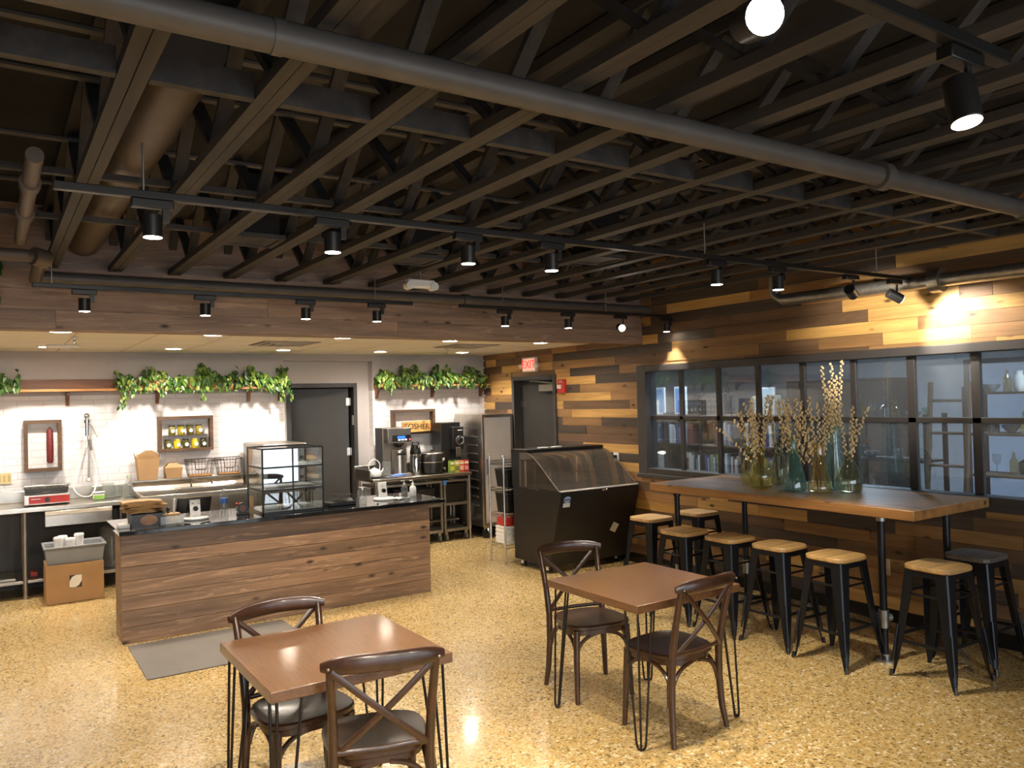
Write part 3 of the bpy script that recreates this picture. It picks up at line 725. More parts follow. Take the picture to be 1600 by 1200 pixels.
# ------------------------------------------------------------------ metal stools
def make_stool(lab, seatmat):
    t = thing('bar_stool', lab, 'stool', group='metal bar stools with wooden seats')
    n = 32; ring = []
    for k in range(n):
        a = 2 * PI * (k + .5) / n; c, s = math.cos(a), math.sin(a); p = 5.5
        rr = (abs(c) ** p + abs(s) ** p) ** (-1 / p); ring.append((.158 * rr * c, .158 * rr * s))
    vs, fs = [], []
    for sc, z in ((.97, .692), (1.0, .698), (1.0, .716), (.97, .723)):
        for x, y in ring: vs.append((x * sc, y * sc, z))
    for i in range(3):
        for j in range(n): fs.append((i * n + j, i * n + (j + 1) % n, (i + 1) * n + (j + 1) % n, (i + 1) * n + j))
    fs.append(tuple(range(3 * n, 4 * n))); fs.append(tuple(reversed(range(n))))
    MB().add(vs, fs).obj('seat', seatmat, t)
    b = MB(); vs = []
    for sc, z in ((.95, .655), (.93, .692)):
        for x, y in ring: vs.append((x * sc, y * sc, z))
    b.add(vs, [(j, (j + 1) % n, n + (j + 1) % n, n + j) for j in range(n)] + [tuple(range(n, 2 * n))]).obj('seat_frame', M['stoolmetal'], t)
    for sx in (-1, 1):
        for sy in (-1, 1):
            # pressed-steel L-section legs: broad at the top, narrowing towards the foot
            b = MB(); vs = []; ou = []
            for z, c, w in ((.69, .147, .085), (.45, .170, .068), (.26, .187, .056), (.10, .202, .036), (.012, .210, .018)):
                for (u, v) in ((c, c - w), (c - .004, c - .012), (c - .012, c - .004), (c - w, c), (c - w, c - .005), (c - .014, c - .014), (c - .005, c - w)):
                    vs.append((sx * u, sy * v, z))
            m = 7; fs = []
            for i in range(4):
                for j in range(m): fs.append((i * m + j, i * m + (j + 1) % m, (i + 1) * m + (j + 1) % m, (i + 1) * m + j))
            fs.append(tuple(range(m))); fs.append(tuple(4 * m + j for j in range(m)))
            lg = b.add(vs, fs).obj('leg', M['stoolmetal'], t)
            MB().tube([(sx * .212, sy * .212, 0), (sx * .206, sy * .206, .04)], .011, 8).obj('foot_cap', M['blackp'], lg)
            MB().tube([(sx * .176, sy * .176, .33), (sx * .203, sy * .203, .10)], [.010, .006], 8).obj('pressed_rib', M['stoolmetal'], lg)
    for a in range(4):
        q = RZ(a * PI / 2); c, z = .176, (.235 if a % 2 else .26)
        MB().tube([(-c, c + .006, z), (c, c + .006, z)], [(.004, .011)] * 2, 6, Mx=q).obj('foot_rail', M['stoolmetal'], t)
        MB().tube([(-.150, .150, .54), (.150, .150, .54)], [(.003, .008)] * 2, 6, Mx=q).obj('upper_brace', M['stoolmetal'], t)
    return t
ST = [(4.857, 3.367, 'pale-seated metal bar stool in the front row beside the nearer pipe leg'), (4.88, 3.854, 'pale-seated metal bar stool, second from the nearer pipe leg in the front row'), (4.86, 4.305, 'pale-seated metal bar stool, third from the nearer pipe leg in the front row'),
      (4.814, 4.75, 'pale-seated metal bar stool, fourth from the nearer pipe leg, before the farther pipe leg'), (5.11, 5.46, 'metal bar stool at the far end of the bar table against the black deli case'), (5.67, 5.41, 'metal bar stool at the far end of the bar table against the plank wall'), (5.05, 2.765, 'brown-seated metal bar stool at the near end of the bar table, on the room side')]
st0 = make_stool(ST[0][2], M['stoolwood'])
for i, (x, y, lab) in enumerate(ST):
    o = st0 if i == 0 else dup(st0, label=lab); o.location = (x, y, 0); o.rotation_euler = (0, 0, (-.03, .02, -.02, .05, .03, .0, -.04)[i])
o = make_stool('grey-seated metal bar stool at the near end of the bar table beside the plank wall', M['stoolgrey']); o.location = (5.56, 2.785, 0)

# ------------------------------------------------------------------ vases with dried willow
def vase(x, y, prof, mat, lab, n=32, lean=None):
    v = MB().lathe(prof, n=n); inner = [(max(r - .004, .0001), z + (.006 if i == 0 else 0)) for i, (r, z) in enumerate(prof)]
    o = v.obj('glass_vase', mat); o.location = (x, y, 1.061); tag(o, lab, 'vase', 'coloured glass vases on the bar table'); return o
VS = [  # x, y, profile, material, colour word, neck radius, neck height, branch tips (dx, dy, height)
 (5.33, 4.36, [(.05, 0), (.085, .01), (.108, .06), (.108, .12), (.085, .18), (.05, .225), (.034, .26), (.032, .30), (.042, .325)], 'gyellow', 'round yellow-green bulb vase at the left front', .028, .30,
  [(-.20, .10, .56), (-.30, .20, .50), (-.12, .06, .70), (-.05, .05, .73), (.04, -.05, .76), (.07, -.08, .74), (.10, -.02, .63), (-.09, .02, .68), (-.13, .12, .62), (0, .06, .62)]),
 (5.47, 4.60, [(.05, 0), (.075, .01), (.085, .08), (.07, .17), (.036, .24), (.034, .30), (.042, .32)], 'gyellow', 'olive bulb vase half hidden behind the round yellow-green one', .028, .3, [(-.06, .03, .62), (.02, -.02, .7), (.08, -.06, .6)]),
 (5.63, 4.42, [(.045, 0), (.065, .01), (.07, .1), (.055, .2), (.03, .28), (.03, .33), (.038, .35)], 'golive', 'dark slim vase at the back between the bulb vase and the teal flask', .026, .33, [(-.05, .04, .74), (.0, -.02, .72), (.04, -.06, .55), (-.02, .05, .6)]),
 (5.31, 4.03, [(.07, 0), (.093, .012), (.095, .05), (.075, .14), (.05, .24), (.036, .33), (.033, .40), (.042, .43)], 'gteal', 'teal conical flask vase with a tall neck, third along the front', .028, .40,
  [(-.09, .07, .68), (-.05, .05, .71), (-.02, .03, .73), (.02, -.02, .73), (.06, -.05, .71), (.10, -.08, .66), (.03, .05, .69), (.12, -.12, .58), (.16, -.16, .5)]),
 (5.36, 3.835, [(.06, 0), (.085, .01), (.09, .03), (.085, .06), (.062, .16), (.045, .28), (.036, .36), (.044, .385)], 'gamber', 'amber cone vase in the front, right of the teal flask', .03, .36,
  [(-.16, .14, .66), (-.10, .10, .70), (-.05, .04, .74), (.0, .0, .69), (.05, -.03, .66), (.10, -.08, .71), (.14, -.12, .68), (-.18, .16, .5)]),
 (5.63, 3.89, [(.06, 0), (.075, .01), (.08, .06), (.07, .2), (.058, .38), (.055, .46), (.062, .50)], 'gteald', 'tall pale blue-green cylinder vase standing at the back', .045, .48,
  [(-.05, .05, .98), (.0, .0, 1.0), (.06, -.06, 1.02), (.02, .03, .86), (.04, -.02, .90), (-.02, .03, .8)]),
 (5.50, 3.675, [(.045, 0), (.085, .012), (.098, .06), (.094, .12), (.07, .19), (.042, .24), (.03, .27), (.036, .29)], 'golive', 'smoky teardrop vase at the right end of the vase row', .024, .27,
  [(-.03, .05, .66), (.02, -.04, .66), (.10, -.12, .65), (.05, -.05, .56)]),
]
def branch(base, tip, n, lab, grp):
    r = rnd; t = thing('willow_branch', lab, 'dried branch', base, group=grp)
    o = Vector((0, 0, 0)); e = Vector(tip) - Vector(base)
    bend = Vector((r.uniform(-.02, .02), r.uniform(-.02, .02), 0))
    pts = [e * u + bend * math.sin(PI * u) + Vector((-e.x, -e.y, 0)) * .35 * math.sin(PI * u) * .6 for u in [k / 10.0 for k in range(11)]]
    MB().tube(pts, [.0032 - .0002 * k for k in range(11)], 5).obj('twig', M['stem'], t)
    b = MB(); L = e.length; u = .42
    i = 0
    while u < 1.0:
        k = min(int(u * 10), 9); p = pts[k].lerp(pts[k + 1], u * 10 - k); d = (pts[k + 1] - pts[k]).normalized()
        a = i * 2.4 + r.uniform(-.4, .4); s = Vector((math.cos(a), math.sin(a), .5)) * .009
        b.sphere(p + s, (.009, .009, .012), 6); u += .0175 / L * r.uniform(.8, 1.25); i += 1
    b.sphere(pts[-1], (.007, .007, .011), 6)
    q = b.obj('bud', M['bud'], t); q['kind'] = 'stuff'
for x, y, prof, mt, lab, nr, nh, tips in VS:
    vase(x, y, prof, M[mt], lab)
    short = lab.split(' vase')[0]
    for dx, dy, h in tips:
        a = math.atan2(dy, dx)
        branch((x + .3 * nr * math.cos(a), y + .3 * nr * math.sin(a), 1.072), (x + dx, y + dy, 1.06 + h), 20, 'dried twig with cream buds standing in the %s vase' % short[:48], 'willow twigs in the ' + short[:48] + ' vase')
# ------------------------------------------------------------------ service counter
t = thing('service_counter', 'long plank-clad service counter with a polished black stone top', 'counter', (.85, 6.9, 0))
b = MB(); L = 2.705
zs = [0, .13, .26, .375, .49, .60, .70, .847]
r = random.Random(3)
for k in range(6): b.box(0, L, 0, .022, zs[k] + .0018, zs[k + 1] - .0018)
for k in range(7): b.box(-.0, .022, .023, .36, zs[k] + .001, zs[k + 1] - .001)
for k in range(7): b.box(L - .022, L, .023, .76, zs[k] + .001, zs[k + 1] - .001)
b.obj('plank_cladding', M['counterwood'], t, smooth=False)
B(0, L, 0, .022, zs[6] + .0018, .846).obj('top_plank', M['counterdark'], t, smooth=False)
B(.03, L - .03, .03, .36, 0, .845).box(.12, L - .03, .36, .76, 0, .845).obj('carcass', M['lowwall'], t, smooth=False)
b = MB(); b.prism([(-.015, -.022), (2.87, -.022), (2.87, .78), (-.015, .78)], 2, .847, .8835)
b.obj('stone_top', M['granite'], t, bevel=.004)
o = B(-.6, .6, -.46, .46, 0, .008).obj('floor_mat', M['mat'], bevel=.002); o.location = (1.475, 6.36, 0); tag(o, 'thin grey rubber mat on the floor in front of the timber counter', 'floor mat')
ZC = .884
# dark basket of folded kraft bags
t = thing('basket', 'black basket with an oval hand hole under the paper bags at the counter end', 'basket', (1.075, 7.12, ZC))
b = MB(); a0, a1, c0, c1 = -.125, .125, -.085, .16
b.box(a0, a1, c0, c1, 0, .008).box(a0, a1, c1 - .008, c1, .008, .10).box(a0, a0 + .008, c0, c1 - .008, .008, .10).box(a1 - .008, a1, c0, c1 - .008, .008, .10).box(a0 + .008, a1 - .008, c0, c0 + .008, .008, .10)
b.obj('basket_body', M['blackp'], t, smooth=False)
MB().lathe([(.0001, 0), (.062, 0), (.066, .002), (.062, .004), (.0001, .004)], n=28, Mx=TR(0, c0 - .0005, .05) @ RX(PI / 2) @ Matrix.Diagonal((1, .62, 1, 1))).obj('hand_hole', colour('A87E62', .6), t)
def bag(x, y, z, rz, lab, w=.30, d=.17, tilt=0.0, m='kraft'):
    b = MB(); n = 7
    vs, fs = [], []; rr = random.Random(int(x * 1000 + z * 777))
    for k, zz in ((0, 0), (1, .016)):
        for i in range(n):
            for j in range(4):
                u = i / (n - 1); v = j / 3
                vs.append(((u - .5) * w, (v - .5) * d * (1 - .12 * u), zz * (.4 + .6 * math.sin(PI * min(1, u * 1.1 + .08))) + rr.uniform(0, .010)))
    q = n * 4
    for i in range(n - 1):
        for j in range(3):
            a = i * 4 + j; fs.append((q + a, q + a + 4, q + a + 5, q + a + 1)); fs.append((a, a + 1, a + 5, a + 4))
    for i in range(n - 1):
        fs.append((i * 4, i * 4 + 4, q + i * 4 + 4, q + i * 4)); fs.append((i * 4 + 3, q + i * 4 + 3, q + i * 4 + 7, i * 4 + 7))
    fs.append((0, q, q + 1, 1)); fs.append((1, q + 1, q + 2, 2)); fs.append((2, q + 2, q + 3, 3))
    e = (n - 1) * 4
    for j in range(3): fs.append((e + j, e + j + 1, q + e + j + 1, q + e + j))
    o = b.add(vs, fs).obj('paper_bag', M[m]); o.location = (x, y, z); o.rotation_euler = (0, tilt, rz)
    return tag(o, lab, 'paper bag', 'folded paper bags in the black basket')
for k in range(6):
    bag(1.06 - .012 * (k % 3), 7.15, ZC + .103 + .0165 * k, (.05, -.12, .15, -.05, .2, .02)[k], ['lowest flattened kraft bag lying on the black basket', 'second kraft bag from the bottom on the black basket', 'third kraft bag from the bottom on the black basket', 'fourth kraft bag up the pile on the black basket', 'crumpled kraft bag just under the topmost one on the basket', 'topmost loosely folded kraft bag on the black basket'][k], m='kraftd' if k in (1, 3) else 'kraft', w=(.27, .31, .28, .33, .29, .30)[k], d=(.16, .19, .17, .20, .18, .19)[k])
o = B(-.04, .04, -.07, .07, 0, .03).obj('napkin_stack', M['white'], bevel=.004); o.location = (.895, 7.12, ZC); tag(o, 'small white napkin stack at the left end of the black counter top', 'napkins')
# clear tub with wooden lid
t = thing('tip_box', 'clear box with a round wooden lid and black knob beside the kraft bags', 'container', (1.245, 7.06, ZC))
b = MB(); b.box(-.09, .09, -.07, .07, 0, .006)
for q in ((-.09, -.086, -.07, .07), (.086, .09, -.07, .07), (-.086, .086, -.07, -.066), (-.086, .086, .066, .07)): b.box(q[0], q[1], q[2], q[3], .006, .072)
b.obj('clear_body', M['clear'], t, smooth=False)
MB().cyl((0, 0, .075), (0, 0, .088), .072, n=28).obj('lid', M['stoolwood'], t, bevel=.002)
MB().cyl((-.02, 0, .088), (-.02, 0, .115), .008, n=10).sphere((-.02, 0, .124), .016, 12).obj('knob', M['blackp'], t)
MB().cyl((.03, .03, .088), (.035, .03, .20), .009, n=10).obj('upright_stick', M['white'], t)
# payment tablets on white stands
def pos(x, y, lab, tablet=True):
    t = thing('payment_terminal', lab, 'payment terminal', (x, y, ZC))
    MB().lathe([(.10, 0), (.105, .006), (.105, .014), (.098, .02), (.0001, .022)], n=36).obj('base', M['white'], t)
    b = MB(); b.prism([(-.042, .0), (.042, 0), (.044, .155), (.03, .15), (-.03, .15), (-.044, .155)], 1, -.012, .012, Mx=TR(0, .02, .02) @ RX(-.18))
    b.obj('stand', M['white'], t, bevel=.004)
    MB().cyl((0, .012, .09), (0, -.008, .088), .02, n=18).obj('camera_eye', M['blackp'], t)
    MB().cyl((-.022, .0, .135), (-.022, -.012, .134), .004, n=8).cyl((.022, .0, .135), (.022, -.012, .134), .004, n=8).obj('sensor_dot', colour('4A4A4A'), t)
    if tablet: B(-.14, .14, -.005, .005, -.07, .09, Mx=TR(.0, .075, .105) @ RX(.55)).obj('screen', M['blackp'], t, bevel=.004)
    return t
pos(1.47, 7.2, 'white tablet stand on a round white base between the tip box and the water bottle')
pos(3.24, 7.25, 'white tablet stand on a round white base right of the display case', False)
def bottle(name, lab, loc, prof, mat, cap=None, band=None, cat='bottle', n=18):
    t = thing(name, lab, cat, loc); MB().lathe(prof, n=n).obj('body', mat, t)
    if cap: MB().cyl((0, 0, cap[0]), (0, 0, cap[1]), cap[2], n=16).obj('cap', cap[3], t)
    if band: MB().lathe([(band[2], band[0]), (band[2], band[1])], n=n).obj('wrapper', band[3], t)
    return t
bottle('water_bottle', 'clear plastic water bottle with a blue wrapper on the counter left of the display case', (1.725, 7.28, ZC), [(.03, 0), (.033, .005), (.033, .12), (.031, .14), (.033, .15), (.03, .175), (.013, .205), (.013, .215)], M['clear'], (.212, .228, .015, M['white']), (.105, .15, .0342, colour('3C5F9E')))
t = thing('tape_dispenser', 'small dark round dispenser with a red end on the counter against the display case', 'dispenser', (1.86, 7.2, ZC))
MB().cyl((0, -.02, .055), (0, .02, .055), .05, n=24).obj('wheel', M['blackp'], t); MB().cyl((0, -.0205, .055), (0, -.022, .055), .03, n=20).obj('hub', colour('7A5A4A'), t); B(-.05, .05, -.022, .022, 0, .02).obj('base', M['blackp'], t, bevel=.003); MB().sphere((-.045, 0, .095), .016, 10).obj('red_end', M['red'], t)
o = B(-.017, .017, -.006, .006, 0, .155, Mx=RY(.05)).obj('wooden_board', M['stoolwood'], bevel=.002); o.location = (1.938, 7.2, ZC); tag(o, 'pale wooden board leaning upright beside the display case', 'board')
# display case
t = thing('display_case', 'three-tier black-framed glass bakery display case on the counter', 'display case', (1.995, 7.03, ZC))
w, d, h = .545, .47, .572; e = .007
b = MB()
for x in (0, w):
    for y in (0, d): b.box(x - e, x + e, y - e, y + e, 0, h)
b.box(.27 - e * .8, .27 + e * .8, -e, e, 0, h)
for z in (.012, .205, .405, h):
    q = e * .9
    b.box(-e, w + e, -q, q, z - q, z + q).box(-e, w + e, d - q, d + q, z - q, z + q).box(-q, q, 0, d, z - q, z + q).box(w - q, w + q, 0, d, z - q, z + q)
b.obj('case_frame', M['black'], t, smooth=False)
for z in (.016, .207, .407): B(.008, w - .008, .012, d - .008, z, z + .008).obj('shelf', M['white'], t, smooth=False)
B(-e, w + e, -e, d + e, 0, .012).obj('plinth', M['blackp'], t, smooth=False)
for z0, z1 in ((.022, .198), (.214, .398), (.414, .564)):
    B(.008, .262, -.002, .001, z0, z1).obj('front_pane', M['caseglass'], t, smooth=False); B(.278, w - .008, -.002, .001, z0, z1).obj('front_pane', M['caseglass'], t, smooth=False)
    B(-.001, .001, .01, d - .01, z0, z1).obj('side_pane', M['caseglass'], t, smooth=False); B(w - .001, w + .001, .01, d - .01, z0, z1).obj('side_pane', M['caseglass'], t, smooth=False)
B(.006, w - .006, .006, d - .006, h - .003, h).obj('top_pane', M['caseglass'], t, smooth=False)
# small wares right of the case
t = thing('utensil_tray', 'black tray heaped with dark and silver utensils right of the display case', 'tray', (2.76, 7.2, ZC))
B(-.13, .13, -.09, .09, 0, .035).obj('tray_body', M['blackp'], t, bevel=.006)
def utensil(k):
    a = rnd.uniform(0, PI); c = Vector((2.76 + rnd.uniform(-.05, .05), 7.19 + rnd.uniform(-.04, .04), ZC + .042 + .009 * k)); d_ = Vector((math.cos(a), math.sin(a), 0)) * .085
    t = thing('serving_tongs', 'silver tongs lying across the heaped black tray' if k % 2 else 'dark tongs lying across the heaped black tray', 'tongs', c, group='silver tongs on the black tray' if k % 2 else 'dark tongs on the black tray')
    m = M['chrome'] if k % 2 else M['blackp']
    for s in (-1, 1):
        s_ = Vector((-math.sin(a), math.cos(a), 0)) * .022 * s
        MB().tube([-d_, d_ * .2 + s_ * .7, d_ + s_], [(.006, .002)] * 3, 6).obj('arm', m, t)
    MB().sphere(-d_, .007, 8).obj('hinge', m, t)
for k in range(8): utensil(k)
bottle('glass_jar', 'clear preserving jar with a metal lid on the counter beside the utensil tray', (2.955, 7.12, ZC), [(.04, 0), (.045, .008), (.045, .11), (.036, .13), (.036, .14)], M['clear'], (.14, .157, .039, M['steel']), cat='jar')
o = bag(3.39, 7.17, ZC, .2, 'crumpled white napkin lying right of the second tablet stand', .14, .10); o.name = 'napkin'; o['category'] = 'napkin'; del o['group']; o.data.materials[0] = M['white']
for i, (x, y, m, lab) in enumerate(((3.50, 7.33, 'clear', 'clear spray bottle near the right end of the black counter top'), (3.58, 7.30, 'white', 'white soap pump bottle at the right end of the black counter top'))):
    t = bottle('pump_bottle', lab, (x, y, ZC), [(.03, 0), (.034, .006), (.034, .085), (.026, .10), (.012, .108), (.012, .12)], M[m], (.12, .135, .014, M['white']))
    MB().tube([(0, 0, .135), (0, 0, .16), (-.035, 0, .16)], .005, 8).obj('spout', M['white'], t)
# ------------------------------------------------------------------ stainless work table, left
TZ = .89
t = thing('work_table', 'long stainless work table against the white brick wall at far left', 'work table', (-1.5, 9.15, 0))
B(0, 2.80, 0, .63, TZ - .045, TZ).box(0, 2.80, .60, .63, TZ, TZ + .12).obj('table_top', M['steel'], t, bevel=.006)
for x in (.06, 1.78, 2.7):
    for y in (.035, .57):
        MB().cyl((x, y, .01), (x, y, TZ - .045), .02, n=14).cyl((x, y, 0), (x, y, .03), .026, n=14).obj('leg', M['steeld'], t)
B(.03, 2.75, .03, .58, .15, .18).obj('undershelf', M['steeld'], t, bevel=.004)
b = B(1.95, 2.55, -.01, .42, .69, .80).prism([(-.025, .80), (.42, .80), (.42, .842), (.0, .842)], 0, 1.95, 2.55)
b.obj('drawer', M['steel'], t, bevel=.004)
# things below the table
t = thing('cardboard_box', 'brown cardboard box with a black and white leaf mark beside the counter', 'cardboard box', (.675, 8.93, 0))
b = B(-.245, .245, -.2, .2, .002, .368); b.obj('carton', M['card'], t, bevel=.004)
B(-.05, .055, -.2015, -.2, .14, .26).obj('printed_square', colour('1E1C1A'), t, smooth=False)
MB().prism([(-.05, .145), (-.05, .20), (-.03, .24), (.0, .258), (.054, .258), (.054, .20), (.03, .16), (.0, .142)], 1, -.203, -.2016).obj('printed_leaf', colour('E0DCD2'), t, smooth=False)
t = thing('bus_tub', 'grey plastic bus tub resting on the cardboard box', 'tub', (.68, 8.94, .370))
b = MB()
def tubshape(b, w0, d0, w1, d1, h, th=.008):
    vs = [(-w0, -d0, 0), (w0, -d0, 0), (w0, d0, 0), (-w0, d0, 0), (-w1, -d1, h), (w1, -d1, h), (w1, d1, h), (-w1, d1, h),
          (-w1 + th, -d1 + th, h), (w1 - th, -d1 + th, h), (w1 - th, d1 - th, h), (-w1 + th, d1 - th, h), (-w0 + th, -d0 + th, th), (w0 - th, -d0 + th, th), (w0 - th, d0 - th, th), (-w0 + th, d0 - th, th)]
    fs = [(3, 2, 1, 0)]
    for i in range(4):
        j = (i + 1) % 4; fs += [(i, j, 4 + j, 4 + i), (4 + i, 4 + j, 8 + j, 8 + i), (8 + i, 8 + j, 12 + j, 12 + i)]
    fs.append((12, 13, 14, 15)); return b.add(vs, fs)
tubshape(b, .235, .17, .255, .19, .16); b.obj('tub_body', colour('808284', .45), t, bevel=.003)
b = MB(); b.tube([(-.262, -.197, .16), (.262, -.197, .16), (.262, .197, .16), (-.262, .197, .16)], .011, 8, closed=True); b.obj('rim', colour('808284', .45), t)
cups = [(-.13, -.02, .09, 'white paper cup nearest the left end of the grey tub'), (-.03, -.02, .07, 'white paper cup in the middle of the grey tub'), (.05, .03, .10, 'white paper cup farthest right in the grey tub'), (-.09, .08, .085, 'white paper cup behind the others in the grey tub')]
for i, (x, y, z, lab) in enumerate(cups):
    t = thing('paper_cup', lab, 'cup', (.68 + x, 8.94 + y, .38), group='white cups in the grey tub')
    MB().lathe([(.030, 0), (.043, .12 + z)], n=22).obj('cup_body', M['white'], t)
    MB().lathe([(.046, .12 + z), (.046, .128 + z), (.040, .142 + z), (.0001, .142 + z)], n=22).obj('lid', M['white'], t)
o = B(-.03, .03, -.05, .05, 0, .04).obj('carton_pack', colour('B03A34'), bevel=.003); o.location = (.36, 9.42, .181); tag(o, 'small red and white carton on the undershelf between table leg and cardboard box', 'carton')
o = B(-.15, .15, -.2, .2, 0, .025).obj('baking_tray', M['steeld'], bevel=.004); o.location = (.05, 9.43, .181); tag(o, 'flat metal baking tray on the undershelf at far left', 'tray')
b = MB(); b.lathe([(.11, 0), (.12, .01), (.135, .32), (.125, .36), (.11, .42), (.06, .44)], n=22)
o = b.obj('clear_bag', M['clear']); o.location = (1.075, 9.4, .181); tag(o, 'clear bulging plastic bag under the steel table right of the cardboard box', 'plastic bag')
# panini grill
t = thing('panini_grill', 'red and steel panini grill on the work table', 'grill', (.48, 9.45, TZ))
b = B(-.205, .205, -.17, .17, .012, .115); b.obj('housing', M['steel'], t, bevel=.008)
B(-.16, .195, -.1715, -.17, .025, .095).obj('front_panel', M['red'], t, smooth=False)
MB().cyl((.0, -.17, .06), (.0, -.20, .06), .022, n=18).obj('control_knob', M['blackp'], t)
B(-.14, -.06, -.1725, -.1715, .066, .074).obj('print_strip', M['white'], t, smooth=False)
for x in (-.18, .18):
    for y in (-.14, .14): MB().cyl((x, y, 0), (x, y, .014), .016, n=10).obj('foot', M['blackp'], t)
B(-.185, .185, -.15, .15, .115, .137).obj('lower_plate', M['blackp'], t, bevel=.004)
b = B(-.19, .19, -.15, .15, .140, .175)
for k in range(9): b.box(-.15 + .036 * k, -.135 + .036 * k, -.14, .14, .175, .181)
b.obj('upper_plate', colour('3A3734', .4, .6), t, bevel=.003)
MB().tube([(-.195, .1, .16), (-.195, -.19, .205), (.195, -.19, .205), (.195, .1, .16)], .011, 10).obj('handle', M['chrome'], t)
# wall switch plate
t = thing('wall_switch', 'beige triple switch plate low on the brick wall at far left', 'switch', (.135, D - .006, 1.15))
B(-.085, .05, -.006, .006, -.058, .058).obj('plate', colour('CFC08C', .4), t, bevel=.003)
for k in range(3): B(-.065 + .042 * k, -.04 + .042 * k, -.009, -.0055, -.035, .035).obj('rocker', colour('B8A468', .4), t, bevel=.001)
# shadow boxes
def shadow(name, x0, x1, z0, z1, lab, dep=.10):
    t = thing(name, lab, 'wall box', ((x0 + x1) / 2, D - .002, (z0 + z1) / 2))
    w, h, k = (x1 - x0) / 2, (z1 - z0) / 2, .034
    b = MB(); b.box(-w, w, -dep, 0, h - k, h).box(-w, w, -dep, 0, -h, -h + k).box(-w, -w + k, -dep, 0, -h + k, h - k).box(w - k, w, -dep, 0, -h + k, h - k)
    b.obj('box_frame', M['box'], t, smooth=False); return t
shadow('shadow_box', .30, .642, 1.205, 1.745, 'upright weathered wooden wall box holding a red salami above the grill')
t = thing('salami', 'long dark red salami hanging inside the upright wooden wall box', 'salami', (.535, D - .045, 1.47))
MB().lathe([(.0001, -.185), (.02, -.182), (.031, -.165), (.033, 0), (.031, .15), (.022, .178), (.008, .186), (.006, .20), (.0001, .202)], n=18).obj('sausage', plain('salami_skin', '6A2622', .45, noise=.3, nscale=40), t)
MB().cyl((0, 0, .2), (0, 0, .247), .0025, n=6).obj('string', M['white'], t)
shadow('shadow_box', 1.598, 2.188, 1.338, 1.74, 'wide weathered wooden wall box displaying two rows of pickle jars')
JC = ['6E6A2A', '9A8A1E', '55501F', '8A7A26', '5A5626', 'C8B41C', '4E4A22', 'C2B024', '3E3C24']
b = B(-.24, .24, -.09, -.004, -.006, 0); o = b.obj('display_ledge', M['box']); o.location = (1.893, D - .003, 1.525); tag(o, 'narrow wooden ledge between the two rows of pickle jars', 'ledge')
JN = ['first', 'second', 'third', 'fourth', 'fifth']
for i in range(9):
    up = i < 4; k = i if up else i - 4
    x = (1.745 + .098 * k) if up else (1.70 + .0965 * k)
    t = thing('pickle_jar', '%s pickle jar from the left in the %s row of the wall box' % (JN[k], 'upper' if up else 'lower'), 'jar', (x, D - .052, 1.526 if up else 1.3665), group='pickle jars in the wooden wall box')
    MB().lathe([(.034, 0), (.037, .006), (.037, .085), (.031, .097)], n=20).obj('jar_body', colour(JC[i], .15), t)
    MB().cyl((0, 0, .097), (0, 0, .114), .034, n=20).obj('lid', colour('C8B85A' if i in (5, 7) else '4A4434', .35, .6), t, bevel=.002)
    MB().lathe([(.0001, 0), (.021, 0), (.0215, .001), (.0001, .0012)], n=20, Mx=TR(.012 if i % 2 else .004, -.0372, .048) @ RX(PI / 2)).obj('round_sticker', M['white'], t)
t = shadow('shadow_box', 4.49, 5.118, 1.40, 1.733, 'wide dark wooden wall box behind the coffee machines')
t = thing('wooden_sign', 'pale wooden sign lettered KOSHER in the wall box behind the coffee brewer', 'sign', (4.80, D - .108, 1.50))
B(-.195, .235, -.012, .010, -.075, .075, Mx=RY(-.03)).obj('board', M['tan'], t, bevel=.006)
text('KOSHER', .105, colour('2A1C12'), t, (.02, -.0135, 0), (PI / 2, .03, 0), .001)
for x in (-.165, .205): MB().sphere((x, -.014, 0), (.02, .004, .03), 10).obj('painted_ornament', colour('C4702E'), t)
# pre-rinse sprayer
t = thing('pre_rinse_faucet', 'chrome pre-rinse faucet with a looping hose on the white brick wall', 'faucet', (.885, D, 0))
MB().cyl((0, -.05, 1.56), (0, -.05, 1.77), .020, n=14).sphere((0, -.05, 1.775), .032, 12).cyl((0, 0, 1.66), (0, -.06, 1.66), .018, n=12).cyl((0, -.05, 1.70), (0, -.05, 1.73), .032, n=14).obj('valve', M['chrome'], t)
MB().tube([(.01, -.05, 1.70), (.05, -.06, 1.66), (.10, -.06, 1.54)], .006, 8).obj('lever', M['steel'], t)
MB().tube([(.012, -.055, 1.56), (.016, -.055, 1.35), (.012, -.05, 1.10)], .011, 10).obj('riser', M['steel'], t)
MB().tube([(.02, -.055, 1.52), (.028, -.06, 1.44), (.035, -.06, 1.40)], .017, 10).obj('grip', colour('6A6460', .4), t)
MB().lathe([(.012, .03), (.028, .01), (.03, -.01), (.0001, -.014)], n=16, Mx=TR(.012, -.05, 1.075)).obj('spray_head', M['steel'], t)
MB().tube([(-.055 + .022 * math.cos(a), -.05, 1.545 + .028 * math.sin(a)) for a in [2 * PI * k / 14 for k in range(14)]], .005, 6, closed=True).obj('ring_handle', M['chrome'], t)
hose = [(-.02, -.05, 1.50), (-.06, -.06, 1.38), (-.12, -.08, 1.20), (-.145, -.10, 1.05), (-.12, -.14, .96), (-.05, -.20, .915), (.03, -.18, .935), (.075, -.12, 1.05), (.075, -.08, 1.20), (.045, -.06, 1.36)]
MB().tube(smoothpts(hose), .009, 8).obj('hose', colour('DCD8CE', .4), t)
